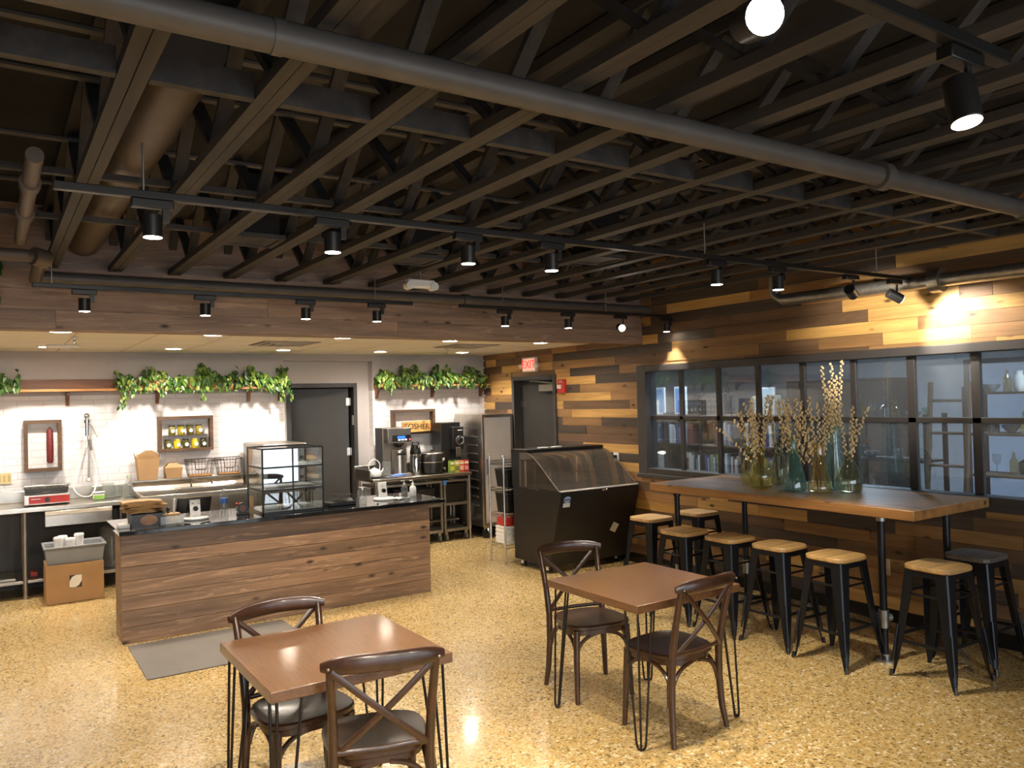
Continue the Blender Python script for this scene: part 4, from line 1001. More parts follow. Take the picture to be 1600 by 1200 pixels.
# small things on the table
t = thing('soap_tub', 'small white tub with a green band on the work table near the sink', 'tub', (.955, 9.42, TZ)); B(-.052, .052, -.04, .04, 0, .075).obj('tub_body', M['white'], t, bevel=.008); B(-.048, .0525, -.0405, .0405, .012, .05).obj('green_band', colour('8CC04A'), t, smooth=False); B(-.056, .056, -.044, .044, .075, .085).obj('lid', M['white'], t, bevel=.003)
for x, y, h, lab in ((1.055, 9.5, .16, 'clear plastic pitcher between the green-banded tub and the sink'), (1.15, 9.6, .12, 'clear drinking glass standing behind the pitchers by the sink')):
    o = MB().lathe([(.05, 0), (.052, .006), (.06, h), (.057, h), (.048, .01), (.0001, .01)], n=22).obj('pitcher', M['clear']); o.location = (x, y, TZ); tag(o, lab, 'pitcher')
bottle('spray_bottle', 'clear bottle with a pale green neck standing against the sink side', (1.245, 9.45, TZ), [(.045, 0), (.05, .006), (.05, .12), (.03, .17), (.014, .19), (.014, .21)], M['clear'], (.205, .235, .017, colour('A8C8A0')))

# ------------------------------------------------------------------ sink with drainboard and ledge
t = thing('sink_unit', 'stainless sink with a high splashback and ledge behind the counter', 'sink', (1.305, 9.02, 0))
w = 1.215
b = MB(); b.box(0, w, 0, .045, .875, .925).box(0, .04, .045, .72, .875, .925).box(w - .02, w, .045, .72, .875, .925).box(.04, w - .02, .60, .72, .875, .925)
b.obj('rim', M['steel'], t, bevel=.008)
b = MB(); b.box(.04, w - .02, .045, .055, .62, .9).box(.04, w - .02, .59, .60, .62, .9).box(.04, .05, .055, .59, .62, .9).box(w - .03, w - .02, .055, .59, .62, .9).box(.04, w - .02, .045, .60, .60, .62)
b.obj('basin', M['steel'], t, smooth=False)
b = MB(); b.prism([(.64, .925), (.70, 1.02), (.64, 1.02), (.64, 1.04), (.766, 1.04), (.766, .925)], 0, 0, w); b.obj('splashback', M['steel'], t, bevel=.004)
b = MB(); b.prism([(.0, .925), (.05, .925), (.42, .955), (.64, 1.03), (.766, 1.04), (.766, .9), (.0, .9)], 0, -.012, 0); b.obj('side_guard', M['steel'], t)
MB().tube(smoothpts([(.62, .62, .93), (.62, .60, 1.0), (.66, .45, 1.02), (.78, .40, 1.0), (.80, .40, .97)], 5), .010, 10).obj('swing_tap', M['chrome'], t)
for x in (.06, w - .06):
    for y in (.05, .68): MB().cyl((x, y, 0), (x, y, .875), .02, n=12).obj('leg', M['steeld'], t)
# kraft take-out boxes and wire baskets on the ledge
def takeout(x, y, z, w, d, h, lab, rz, opened):
    t = thing('takeout_box', lab, 'take-out box', (x, y, z), rz)
    a, c = w * .40, d * .4; A, Cc = w * .5, d * .5
    vs = [(-a, -c, 0), (a, -c, 0), (a, c, 0), (-a, c, 0), (-A, -Cc, h), (A, -Cc, h), (A, Cc, h), (-A, Cc, h)]
    MB().add(vs, [(3, 2, 1, 0), (0, 1, 5, 4), (1, 2, 6, 5), (2, 3, 7, 6), (3, 0, 4, 7)]).obj('box_body', M['kraft'], t, smooth=False)
    def flap(p):
        m = MB(); n = len(p); q = [(u[0] * 1.0, u[1] + .002, u[2]) for u in p]
        m.add(p + q, [tuple(range(n)), tuple(reversed(range(n, 2 * n)))] + [(i, (i + 1) % n, n + (i + 1) % n, n + i) for i in range(n)]); m.obj('flap', M['kraft'], t, smooth=False)
    if opened:
        flap([(-A, -Cc, h), (A, -Cc, h), (A * .8, -Cc - .01, h + .06), (A * .3, -Cc - .012, h + .095), (-A * .3, -Cc - .012, h + .095), (-A * .8, -Cc - .01, h + .06)])
        flap([(-A, Cc, h), (A, Cc, h), (A * .8, Cc + .01, h + .05), (-A * .8, Cc + .01, h + .05)])
        flap([(-A, -Cc, h), (-A, Cc, h), (-A - .025, 0, h + .09)]); flap([(A, -Cc, h), (A, Cc, h), (A + .025, 0, h + .09)])
    else:
        flap([(-A, -Cc, h), (A, -Cc, h), (A * .45, -.01, h + .05), (-A * .45, -.01, h + .05)])
        flap([(-A, Cc, h), (A, Cc, h), (A * .3, .0, h + .055), (-A * .3, .0, h + .055)])
        flap([(-A, -Cc, h), (-A, Cc, h), (-A * .4, 0, h + .07)]); flap([(A, -Cc, h), (A, Cc, h), (A * .35, 0, h + .045)])
    return t
takeout(1.475, 9.705, 1.041, .235, .12, .235, 'tall open kraft take-out box on the sink ledge', .05, True)
takeout(1.745, 9.70, 1.041, .195, .12, .12, 'small closed kraft take-out box on the sink ledge', -.06, False)
def wire_basket(x, y, z, w, d, h, lab):
    t = thing('wire_basket', lab, 'basket', (x, y, z)); bw, bd = w * .42, d * .4; tw, td = w * .5, d * .5
    wr = colour('4A3E34', .4, .7)
    b = MB(); b.box(-bw, bw, -bd, bd, 0, .022); b.obj('wood_base', M['shelfl'], t, bevel=.006)
    # front with a scooped dip
    MB().tube([(-tw, -td, h), (-tw * .55, -td, h), (-tw * .45, -td, h - .02), (-tw * .40, -td * .95, h * .5), (-tw * .32, -td * .95, h * .42), (tw * .32, -td * .95, h * .42), (tw * .40, -td * .95, h * .5), (tw * .45, -td, h - .02), (tw * .55, -td, h), (tw, -td, h), (tw, td, h + .01), (-tw, td, h + .01)], .0045, 6, closed=True).obj('rim_wire', wr, t)
    g = MB()
    for k in range(9):
        u = -1 + k / 4.0; top = h if abs(u) > .5 else h * .42
        g.tube([(u * bw, -bd, .02), (u * (bw + (tw - bw) * top / h), -(bd + (td - bd) * top / h), top)], .0022, 5)
        g.tube([(u * bw, bd, .02), (u * tw, td, h + .01)], .0022, 5)
    for k in range(4):
        v = -1 + k * 2 / 3.0
        for s in (-1, 1): g.tube([(s * bw, v * bd, .02), (s * tw, v * td, h)], .0022, 5)
    for f in (.33, .66):
        q = MB(); a, c = bw + (tw - bw) * f, bd + (td - bd) * f
        g.tube([(a, -c, .02 + (h - .02) * f), (a, c, .02 + (h - .02) * f), (-a, c, .02 + (h - .02) * f), (-a, -c, .02 + (h - .02) * f)], .0022, 5)
    g.obj('wire_mesh', wr, t); return t
wire_basket(2.035, 9.70, 1.041, .31, .14, .185, 'dark wire basket on the sink ledge next to the small kraft box')
wire_basket(2.355, 9.70, 1.041, .29, .14, .185, 'dark wire basket on the sink ledge next to the steel oven')
bottle('soap_bottle', 'slim white bottle on the sink ledge between the wire basket and the steel oven', (2.505, 9.755, 1.041), [(.012, 0), (.018, .004), (.018, .16), (.008, .19), (.008, .21)], M['white'])
# oven on a stand
t = thing('stainless_oven', 'big stainless countertop oven behind the glass display case', 'oven', (2.83, 9.38, 0))
B(-.295, .19, -.51, .34, .86, .89).obj('stand_top', M['steel'], t, bevel=.004)
for x in (-.26, .16):
    for y in (-.47, .30): MB().cyl((x, y, 0), (x, y, .86), .02, n=12).obj('leg', M['steeld'], t)
B(-.295, .185, -.48, .33, .89, 1.35).obj('oven_body', M['steel'], t, bevel=.006)
B(-.30, .195, -.515, .335, 1.35, 1.405).obj('oven_top', M['steel'], t, bevel=.018)
B(-.25, .09, -.49, -.48, .95, 1.30).obj('oven_door', colour('2A2A2C', .2), t, bevel=.004); MB().tube([(-.22, -.48, 1.325), (-.22, -.50, 1.325), (.06, -.50, 1.325), (.06, -.48, 1.325)], .009, 8).obj('handle', M['chrome'], t)
for k in range(3): MB().cyl((.14, -.48, 1.02 + .11 * k), (.14, -.50, 1.02 + .11 * k), .02, n=14).obj('dial', M['blackp'], t)

# ------------------------------------------------------------------ wall shelves with ivy planters
def shelf(x0, x1, lab, brk, backboard):
    t = thing('mounted_shelf', lab, 'shelf', (x0, D, 2.04)); L = x1 - x0
    B(0, L, -.22, 0, 0, .026).obj('shelf_board', M['shelfl'], t, bevel=.003)
    if backboard: B(0, L, -.018, 0, .026, .135).obj('back_board', M['shelfw'], t, smooth=False)
    for x in brk: MB().prism([(-.19, 0), (0, 0), (0, -.15), (-.03, -.15), (-.05, -.10), (-.10, -.045), (-.19, -.025)], 0, x - x0 - .016, x - x0 + .016).obj('bracket', M['shelfw'], t, smooth=False)
shelf(-2.9, 3.04, 'long wooden wall shelf left of the dark doorway', (-1.1, -.2, .705, 1.60, 2.62, 3.0), True)
shelf(4.262, W - .002, 'shorter wooden wall shelf right of the dark doorway', (4.29, 5.12, 5.9), True)
def leaf(b, p, n_, up, s):
    n_ = n_.normalized(); u = up - n_ * up.dot(n_)
    if u.length < 1e-3: u = Vector((1, 0, 0))
    u.normalize(); r = n_.cross(u)
    q = [(0, -.55, 0), (.34, -.25, .10), (.40, .12, .10), (.22, .55, .06), (0, .95, -.05), (-.22, .55, .06), (-.40, .12, .10), (-.34, -.25, .10), (0, .1, -.02)]
    vs = [p + r * (a * s) + u * (-c * s) + n_ * (d * s) for a, c, d in q]
    b.add(vs, [(0, 1, 8), (1, 2, 8), (2, 3, 8), (3, 4, 8), (4, 5, 8), (5, 6, 8), (6, 7, 8), (7, 0, 8)])
def ivy(x, L, lab, seed, trails, n=330, mat='leaf', nvine=True, y0=D - .12, z0=2.0665):
    r = random.Random(seed)
    t = thing('potted_ivy', lab, 'potted plant', (x, y0, z0), group='trailing ivy planters on the wall shelves')
    b = MB(); h = .09; w = L / 2
    b.box(-w, w, -.065, .065, 0, .012).box(-w, w, -.065, -.055, .012, h).box(-w, w, .055, .065, .012, h).box(-w, -w + .01, -.055, .055, .012, h).box(w - .01, w, -.055, .055, .012, h)
    b.obj('planter_box', M['shelfl'], t, smooth=False)
    B(-w + .011, w - .011, -.054, .054, .05, h - .012).obj('soil', colour('33261A', .9), t, smooth=False)
    b = MB()
    for k in range(n):
        a = r.uniform(-1, 1); px = a * (w + .05); py = r.uniform(-.13, .065); top = .165 + .075 * math.sin(a * 5 + seed) + .04 * math.sin(a * 11 + seed * 2)
        pz = r.uniform(.03, max(.10, top)) if py > -.09 else r.uniform(-.04, .12)
        n_ = Vector((r.uniform(-.6, .6), -1 + r.uniform(0, .7) + (py + .02) * 4, r.uniform(-.1, 1.0)))
        leaf(b, Vector((px, py, pz)), n_, Vector((r.uniform(-.7, .7), 0, 1)), r.uniform(.04, .062))
    for tx, depth in trails:
        k = 0.0; px = tx
        while k < depth:
            px += r.uniform(-.018, .02)
            for _ in range(2):
                leaf(b, Vector((px + r.uniform(-.03, .03), -.125 + r.uniform(-.025, .015), .07 - k)), Vector((r.uniform(-.6, .6), -1, r.uniform(-.1, .6))), Vector((r.uniform(-.5, .5), 0, 1)), r.uniform(.036, .058) * (1 - .3 * k / depth))
            k += .026
    o = b.obj('foliage', M[mat], t, smooth=False); o['kind'] = 'stuff'
    b = MB()
    for tx, depth in trails: b.tube([(tx, -.05, .09), (tx, -.118, .08), (tx, -.122, .07 - depth * .8)], .003, 5)
    b.obj('vine', M['stem'], t)
ivy(1.50, .56, 'trailing ivy planter at the left end of the ivy on the long shelf', 1, [(-.26, .30), (-.20, .17), (.16, .16), (.24, .1)])
ivy(2.13, .56, 'trailing ivy planter in the middle of the ivy on the long shelf', 2, [(-.10, .22), (-.05, .12), (.20, .12)])
ivy(2.74, .54, 'trailing ivy planter next to the dark doorway on the long shelf', 3, [(-.02, .12), (.10, .18), (.22, .26), (.28, .24)])
ivy(4.48, .40, 'trailing ivy planter at the doorway end of the shorter shelf', 4, [(-.17, .14), (-.10, .2), (-.05, .1)], 260)
ivy(5.00, .46, 'trailing ivy planter in the middle of the shorter shelf', 5, [(.0, .06), (-.1, .05)], 280)
ivy(5.58, .50, 'trailing ivy planter next to the plank wall on the shorter shelf', 6, [(.05, .14), (-.2, .05)], 300)
ivy(.02, .38, 'small bushy ivy planter alone at the far left of the long shelf', 8, [(-.1, .05)], 190, 'leafd')
# hanging vine at the upper left on the header
t = thing('hanging_vine', 'dark green vine hanging down the timber header at the far left edge', 'hanging plant', (.02, 6.37, 2.83)); b = MB(); r = random.Random(5)
for k in range(190):
    zz = -abs(r.gauss(0, .20)); leaf(b, Vector((r.uniform(-.34, .055 + .05 * zz), r.uniform(-.06, .05), zz + .03)), Vector((r.uniform(-.4, .8), -1, r.uniform(-.1, .7))), Vector((r.uniform(-.5, .5), 0, 1)), r.uniform(.035, .055))
q = b.obj('foliage', M['leafd'], t, smooth=False); q['kind'] = 'stuff'
MB().tube([(-.3, 0, .0), (-.1, 0, -.02), (.03, -.02, -.3)], .006, 6).obj('vine', M['stem'], t)
# ------------------------------------------------------------------ stainless coffee table, right
t = thing('coffee_table', 'stainless work table holding the coffee machines right of the dark doorway', 'work table', (3.95, 9.15, 0)); L = 1.41
B(0, L, 0, .62, .845, .885).box(0, L, .595, .62, .885, 1.02).box(0, .015, .1, .595, .885, .99).obj('table_top', M['steel'], t, bevel=.005)
for x in (.05, L - .02):
    for y in (.04, .57): MB().cyl((x, y, 0), (x, y, .845), .019, n=14).obj('leg', M['steel'], t)
B(.02, L - .04, .30, .58, .22, .245).obj('undershelf', M['steeld'], t)
TC = .886
def brewer():
    t = thing('coffee_brewer', 'tall steel coffee brewer with a blue lit control panel', 'coffee machine', (4.38, 9.45, TC))
    B(-.17, .17, -.02, .20, 0, .62).obj('rear_tower', M['steeld'], t, bevel=.004)
    B(-.174, -.17, -.02, .2, 0, .62).obj('side_panel', colour('3A3A3C', .4), t, smooth=False)
    B(-.16, .17, -.16, -.02, .43, .62).obj('brew_head', M['steel'], t, bevel=.008)
    B(-.10, .16, -.172, -.16, .45, .53).obj('control_panel', M['blackp'], t, bevel=.002)
    for k in range(3): B(-.02 + .045 * k, .012 + .045 * k, -.1735, -.172, .462, .477).obj('lit_key', plain('blue_white_led', 'DDEEFF', .4, noise=0, emit='CFE4FF', es=3.0), t, smooth=False)
    B(-.03, .08, -.1735, -.172, .485, .518).obj('blue_display', plain('blue_led', '1C50C8', .4, noise=0, emit='2A66E8', es=2.0), t, smooth=False)
    MB().sphere((.145, -.175, .47), .011, 10).obj('red_light', plain('red_led', 'E03030', .4, noise=0, emit='FF3A3A', es=3.0), t)
    MB().lathe([(.03, .37), (.075, .43)], n=20, c=(.03, -.08, 0)).obj('brew_funnel', M['blackp'], t)
    B(-.17, .17, -.17, .2, 0, .03).obj('base', M['steeld'], t, bevel=.004)
    MB().cyl((.03, -.07, .031), (.03, -.07, .34), .085, n=28).obj('coffee_server', M['steel'], t, bevel=.006)
    B(-.03, .09, -.158, -.15, .27, .30).obj('server_label', M['blackp'], t)
brewer()
t = thing('airpot', 'steel airpot with a black pump lid between brewer and soup kettle', 'airpot', (4.66, 9.40, TC))
MB().lathe([(.072, 0), (.074, .01), (.074, .25), (.07, .262)], n=28).obj('body', M['chrome'], t)
MB().lathe([(.072, .262), (.074, .28), (.066, .33), (.04, .36), (.036, .385), (.0001, .39)], n=28).obj('pump_lid', M['blackp'], t)
MB().tube([(0, -.04, .355), (0, -.085, .375), (0, -.10, .345)], .012, 8).obj('spout', M['blackp'], t)
MB().tube([(-.075, 0, .28), (-.04, 0, .42), (.04, 0, .42), (.075, 0, .28)], .008, 8).obj('carry_handle', M['blackp'], t)
t = thing('soup_kettle', 'round black soup kettle with a steel rim on the coffee table', 'soup kettle', (4.905, 9.40, TC))
MB().lathe([(.135, 0), (.15, .01), (.165, .10), (.165, .22), (.15, .26)], n=36).obj('body', M['blackp'], t)
MB().lathe([(.151, .255), (.158, .265), (.15, .275), (.05, .29), (.0001, .29)], n=36).obj('lid', M['steel'], t)
MB().lathe([(.166, .148), (.1675, .152), (.166, .156)], n=36).obj('seam_band', M['steel'], t)
MB().sphere((0, 0, .30), (.03, .012, .014), 10).obj('lid_knob', M['blackp'], t)
MB().lathe([(.0001, 0), (.034, 0), (.034, .002), (.0001, .002)], n=24, Mx=TR(.095, -.138, .185) @ RZ(.6) @ RX(PI / 2) @ Matrix.Diagonal((1, .6, 1, 1))).obj('oval_badge', M['white'], t)
MB().cyl((.10, -.125, .06), (.112, -.15, .06), .02, n=14).obj('dial', M['steeld'], t)
t = thing('coffee_grinder', 'tall black coffee grinder with a round steel dial at the end of the coffee table', 'grinder', (5.185, 9.45, TC))
B(-.145, .15, -.06, .20, 0, .66).obj('tower', M['blackp'], t, bevel=.006)
B(-.02, .15, -.15, -.06, .30, .60).obj('grind_head', M['blackp'], t, bevel=.006)
MB().cyl((.085, -.15, .42), (.085, -.165, .42), .062, n=26).obj('dial_ring', M['chrome'], t, bevel=.002); MB().cyl((.095, -.165, .42), (.095, -.18, .42), .035, n=22).obj('dial_hub', M['blackp'], t)
B(.03, .10, -.155, -.145, .20, .33).obj('bag_clamp', M['steel'], t, bevel=.004); B(.02, .12, -.17, -.06, 0, .03).obj('bag_rest', M['blackp'], t)
B(.06, .13, -.1512, -.15, .55, .56).obj('printed_line', M['white'], t, smooth=False)
for k, (c1, c2, lab) in enumerate((('7E9A3A', 'C8C24A', 'yellow-green tea box left of the others before the grinder'), ('B8B050', '6E7A3A', 'olive tea box in the middle before the grinder'), ('D0623E', 'E8B49A', 'orange-red tea box between olive and red ones'), ('B83228', 'E0908A', 'red tea box at the right end of the row before the grinder'))):
    t = thing('tea_box', lab, 'tea box', (5.10 + .072 * k, 9.235, TC), group='tea boxes on the coffee table')
    B(-.034, .034, -.03, .03, 0, .155).obj('carton', colour(c1), t, bevel=.002); B(-.028, .028, -.031, -.03, .03, .085).obj('printed_panel', colour(c2), t, smooth=False); B(-.03, .03, -.0305, -.03, .11, .14).obj('title_band', colour('E4DCC0'), t, smooth=False)
o = B(-.15, .15, -.05, .05, .0, .012).obj('box_rack', M['blackp']); o.location = (5.22, 9.29, TC + .158); tag(o, 'black strip lying across the tops of the tea boxes', 'rack')
t = thing('teapot', 'white teapot with a hooped handle at the left end of the coffee table', 'teapot', (4.06, 9.36, TC))
MB().lathe([(.05, 0), (.085, .02), (.09, .06), (.07, .10), (.035, .115)], n=26).obj('pot_body', M['white'], t)
MB().lathe([(.036, .113), (.03, .122), (.008, .126), (.01, .14), (.0001, .143)], n=18).obj('lid', M['white'], t)
MB().tube(smoothpts([(-.07, 0, .10), (-.075, 0, .17), (-.03, 0, .225), (.03, 0, .225), (.075, 0, .17), (.07, 0, .10)], 5), .0065, 8).obj('hoop_handle', M['white'], t)
MB().tube([(.075, 0, .06), (.11, 0, .085), (.125, 0, .12)], [.016, .012, .009], 10).obj('spout', M['white'], t)
t = thing('serving_tray', 'grey tray with a folded blue cloth in front of the coffee brewer', 'tray', (4.30, 9.22, TC)); B(-.16, .19, -.06, .07, 0, .016).obj('tray_body', colour('5A5A60', .4), t, bevel=.005)
o = B(-.10, .11, -.04, .04, 0, .014, Mx=RZ(.15)).box(-.06, .09, -.035, .03, .014, .024, Mx=RZ(-.1)).obj('folded_cloth', colour('6E8CC8', .9), bevel=.004); o.location = (4.32, 9.22, TC + .0165); tag(o, 'blue folded cloth lying on the grey tray before the brewer', 'cloth')
o = MB().lathe([(.05, 0), (.06, .05), (.045, .12), (.055, .20)], n=20).obj('carafe', M['clear']); o.location = (4.19, 9.28, TC); tag(o, 'clear glass carafe between the white teapot and the brewer', 'carafe')
o = B(-.05, .05, -.003, 0, -.14, .14).obj('notice', M['white'], smooth=False); o.location = (5.02, D - .001, 1.38); tag(o, 'white paper notice on the brick wall right of the KOSHER box', 'notice')
# two rolling carts under the coffee table
def cart(x0, x1, lab, bins):
    t = thing('rolling_cart', lab, 'cart', (x0, 9.17, 0)); L = x1 - x0; s = .014; b = MB()
    for x in (s, L - s):
        for y in (s, .42 - s): b.box(x - s, x + s, y - s, y + s, .12, .80)
    for z in (.14, .48, .785):
        for y in (s, .42 - s): b.box(2 * s, L - 2 * s, y - s, y + s, z - s, z + s)
        for x in (s, L - s): b.box(x - s, x + s, 2 * s, .42 - 2 * s, z - s, z + s)
    b.obj('cart_frame', M['steeld'], t, smooth=False)
    for z in (.154, .494): B(.01, L - .01, .01, .41, z, z + .006).obj('cart_shelf', M['steeld'], t, smooth=False)
    for x in (.04, L - .04):
        for y in (.04, .38):
            c = MB().cyl((x - .014, y, .045), (x + .014, y, .045), .045, n=18).obj('caster', colour('55524E', .5), t)
            B(x - .02, x + .02, y - .015, y + .015, .07, .12).obj('caster_fork', M['steel'], c)
    return t
cart(3.99, 4.925, 'steel rolling cart half hidden behind the counter under the coffee table', 0)
t = cart(4.945, 5.32, 'narrow steel rolling cart with a black bin under the end of the coffee table', 1); B(-.01, .04, -.004, .0, .74, .80).obj('blue_tape', colour('3C7EC0'), t, smooth=False)
def bin_(name, x, y, z, w, d, h, lab, mat='blackp', grp=None):
    t = thing(name, lab, 'bin', (x, y, z), group=grp); b = MB(); tubshape(b, w * .44, d * .44, w * .5, d * .5, h, .006); b.obj('bin_body', M[mat], t, smooth=False)
    MB().tube([(-w * .5, -d * .5, h), (w * .5, -d * .5, h), (w * .5, d * .5, h), (-w * .5, d * .5, h)], .008, 6, closed=True).obj('rim', M[mat], t); return t
bin_('storage_bin', 5.13, 9.36, .501, .30, .34, .24, 'black bin on the middle shelf of the narrow rolling cart')
bin_('storage_bin', 4.60, 9.36, .501, .44, .34, .20, 'black bin on the middle shelf of the half-hidden rolling cart')
o = B(-.17, .17, -.15, .15, 0, .16).obj('equipment_box', colour('33312F', .5), bevel=.01); o.location = (4.42, 9.36, .161); tag(o, 'dark box on the lowest shelf of the half-hidden rolling cart', 'box')

# ------------------------------------------------------------------ holding cabinet
t = thing('holding_cabinet', 'tall steel holding cabinet with a white door against the plank wall', 'cabinet', (5.45, 9.02, 0)); w, d = .485, .72
B(0, w, 0, d, .15, 1.645).obj('cabinet_body', M['steel'], t, bevel=.006)
B(.03, w - .03, -.006, 0, .20, 1.605).obj('door_panel', M['whitep'], t, bevel=.004)
b = MB(); b.box(0, .03, -.018, 0, .16, 1.64).box(w - .03, w, -.018, 0, .16, 1.64).box(.03, w - .03, -.018, 0, 1.605, 1.64).box(.03, w - .03, -.018, 0, .16, .20); b.obj('door_trim', M['steel'], t, bevel=.002)
for k in range(10): B(-.006, 0, .12, .6, .42 + .115 * k, .436 + .115 * k).obj('side_rib', M['steeld'], t, smooth=False)
MB().tube([(.05, -.02, .85), (.05, -.05, .85), (.05, -.05, 1.05), (.05, -.02, 1.05)], .008, 8).obj('handle', M['chrome'], t)
for x in (.06, w - .06):
    for y in (.07, d - .07):
        c = MB().cyl((x - .016, y, .06), (x + .016, y, .06), .06, n=18).obj('caster', M['blackp'], t); B(x - .025, x + .025, y - .02, y + .02, .09, .15).obj('caster_fork', M['steel'], c)

# ------------------------------------------------------------------ wire rack
t = thing('wire_rack', 'narrow chrome wire shelving rack beside the black deli case', 'rack', (4.78, 7.46, 0)); w, d = .46, .30
for x in (0, w):
    for y in (0, d):
        b = MB().cyl((x, y, .02), (x, y, 1.20), .0115, n=12).sphere((x, y, 1.205), .014, 10).cyl((x, y, 0), (x, y, .02), .018, n=12); b.obj('post', M['chrome'], t)
RS = (.21, .55, .84, 1.14)
for z in RS:
    b = MB()
    for zz in (z, z - .035): b.tube([(0, 0, zz), (w, 0, zz), (w, d, zz), (0, d, zz)], .004, 6, closed=True)
    for k in range(13): b.tube([(w * (k + .5) / 13, 0, z), (w * (k + .5) / 13, d, z)], .0022, 5)
    for k in range(16):
        u = w * k / 16; b.tube([(u, 0, z - .035), (u + w / 32, 0, z), (u + w / 16, 0, z - .035)], .002, 4)
    for k in range(9):
        v = d * k / 9; b.tube([(0, v, z - .035), (0, v + d / 18, z), (0, v + d / 9, z - .035)], .002, 4)
    b.obj('wire_shelf', M['chrome'], t)
bin_('storage_bin', 5.02, 7.61, .846, .36, .26, .20, 'black plastic bin on the upper shelf of the chrome wire rack')
bin_('storage_bin', 5.02, 7.61, .556, .36, .26, .22, 'black plastic bin on the middle shelf of the chrome wire rack')
for k in range(4):
    o = B(-.045, .045, -.10, .10, 0, .10).obj('snack_pack', colour(('B8302A', 'A02824', 'C84A40', '8E2420')[k], .35), bevel=.01); o.location = (4.875 + .098 * k, 7.61, .216 + .14); o.rotation_euler = (0, 0, 0)
    tag(o, 'red snack packet on the pile of white trays of the wire rack', 'packet', 'red packets on the wire rack'); o.location.z = .412
for k in range(9):
    o = B(-.13, .13, -.11, .11, 0, .02).obj('foam_tray', M['white'], bevel=.006); o.location = (4.945 + .004 * (k % 2), 7.61, .2155 + .0215 * k); tag(o, 'white foam tray in the stack at the bottom of the wire rack', 'tray', 'stacked white trays on the wire rack')
o = B(-.045, .045, -.10, .10, 0, .19).obj('cereal_carton', colour('E0B83A', .5), bevel=.003); o.location = (5.15, 7.61, .2155); tag(o, 'yellow carton beside the white trays at the bottom of the wire rack', 'carton')

# ------------------------------------------------------------------ black deli case
t = thing('deli_case', 'black refrigerated deli case with a curved glass front against the plank wall', 'deli case', (4.865, 6.5, 0)); w = 1.075
b = MB(); b.prism([(.335, .075), (.03, .82), (.03, .872), (.90, .872), (.90, .075)], 0, 0, w)
b.v = [(x, (y if z > .1 or y > .5 else .25), z) for x, y, z in b.v]
b.obj('case_body', M['caseblk'], t, bevel=.004)
B(0, .03, .78, .92, .872, 1.255).box(w - .03, w, .78, .92, .872, 1.255).box(.03, w - .03, .88, .92, .872, 1.255).obj('rear_frame', M['caseblk'], t, smooth=False)
B(-.005, w + .005, .62, .92, 1.255, 1.285).obj('top_panel', M['caseblk'], t, bevel=.004)
prof = [(.05, .880), (.085, .905), (.20, .99), (.34, 1.10), (.47, 1.19), (.56, 1.235), (.64, 1.255)]
pv = smoothpts([(0, y, z) for y, z in prof], 4)
b = MB(); vs = []; n = len(pv)
for x in (.008, w - .008):
    for p in pv: vs.append((x, p.y, p.z))
for x in (.008, w - .008):
    for p in pv: vs.append((x, p.y + .004, p.z - .005))
fs = [(i, i + 1, n + i + 1, n + i) for i in range(n - 1)] + [(2 * n + i, 3 * n + i, 3 * n + i + 1, 2 * n + i + 1) for i in range(n - 1)]
b.add(vs, fs).obj('curved_glass', M['deliglass'], t)
for x, nm in ((.004, 'left'), (w - .004, 'right')):
    pts = [(p.y, p.z) for p in pv] + [(.78, 1.25), (.78, .875)]
    MB().prism(pts, 0, x - .002, x + .002).obj('end_glass', M['deliglass'], t, smooth=False)
    MB().tube([(x, p.y, p.z) for p in pv], .004, 6).obj('glass_edge', colour('B8B4AE', .2, .6), t)
B(.005, w - .005, .022, .058, .872, .886).obj('front_trim', colour('D6D2CC', .3, .3), t, bevel=.003)
B(.55, .62, .012, .024, .845, .866).obj('latch', M['chrome'], t, bevel=.004)
MB().prism([(0, .88), (.03, .874), (.40, .874), (.40, .88)], 0, -.004, .0).obj('side_trim', M['chrome'], t)
B(.03, w - .03, .35, .80, 1.035, 1.043).obj('inner_shelf', M['deliglass'], t, smooth=False)
MB().tube([(.03, .35, 1.039), (w - .03, .35, 1.039)], .006, 6).obj('shelf_rail', M['chrome'], t)
for x in (.05, .76): MB().cyl((x, .72, .875), (x, .72, 1.16), .011, n=10).obj('shelf_post', M['white'], t)
B(.04, w - .04, .10, .80, .873, .879).obj('deck_plate', M['blackp'], t, smooth=False)
# stickers on the sloping front: place on plane from (y=.03,z=.82) to (y=.25,z=.075)
def on_front(zc): return .03 + (.82 - zc) * .22 / .745 - .001
sl = math.atan2(.22, .745)
mk = TR(.095, on_front(.765) - .001, .765) @ RX(sl)
t2 = MB().add([(-.045, 0, -.055), (.045, 0, -.055), (.045, 0, -.01), (-.045, 0, -.01), (-.045, -.0015, -.055), (.045, -.0015, -.055), (.045, -.0015, -.01), (-.045, -.0015, -.01)], [(0, 1, 2, 3), (7, 6, 5, 4), (0, 4, 5, 1), (1, 5, 6, 2), (2, 6, 7, 3), (3, 7, 4, 0)], mk).obj('white_sticker', colour('C8CCD2'), t, smooth=False)
MB().lathe([(.0001, 0), (.045, 0), (.045, .002), (.0001, .002)], n=26, Mx=mk @ TR(0, 0, .028) @ RX(PI / 2) @ Matrix.Diagonal((1, .8, 1, 1))).obj('oval_logo', colour('8FA6D0'), t)
B(-.045, .045, -.0035, -.002, .022, .032, Mx=mk).obj('logo_stripe', colour('22304A'), t, smooth=False)
mk = TR(.81, on_front(.42) - .001, .42) @ RX(sl) @ RY(.42)
B(-.045, .045, -.0015, 0, -.05, .05, Mx=mk).obj('paper_tag', colour('D8D2C4'), t, smooth=False)
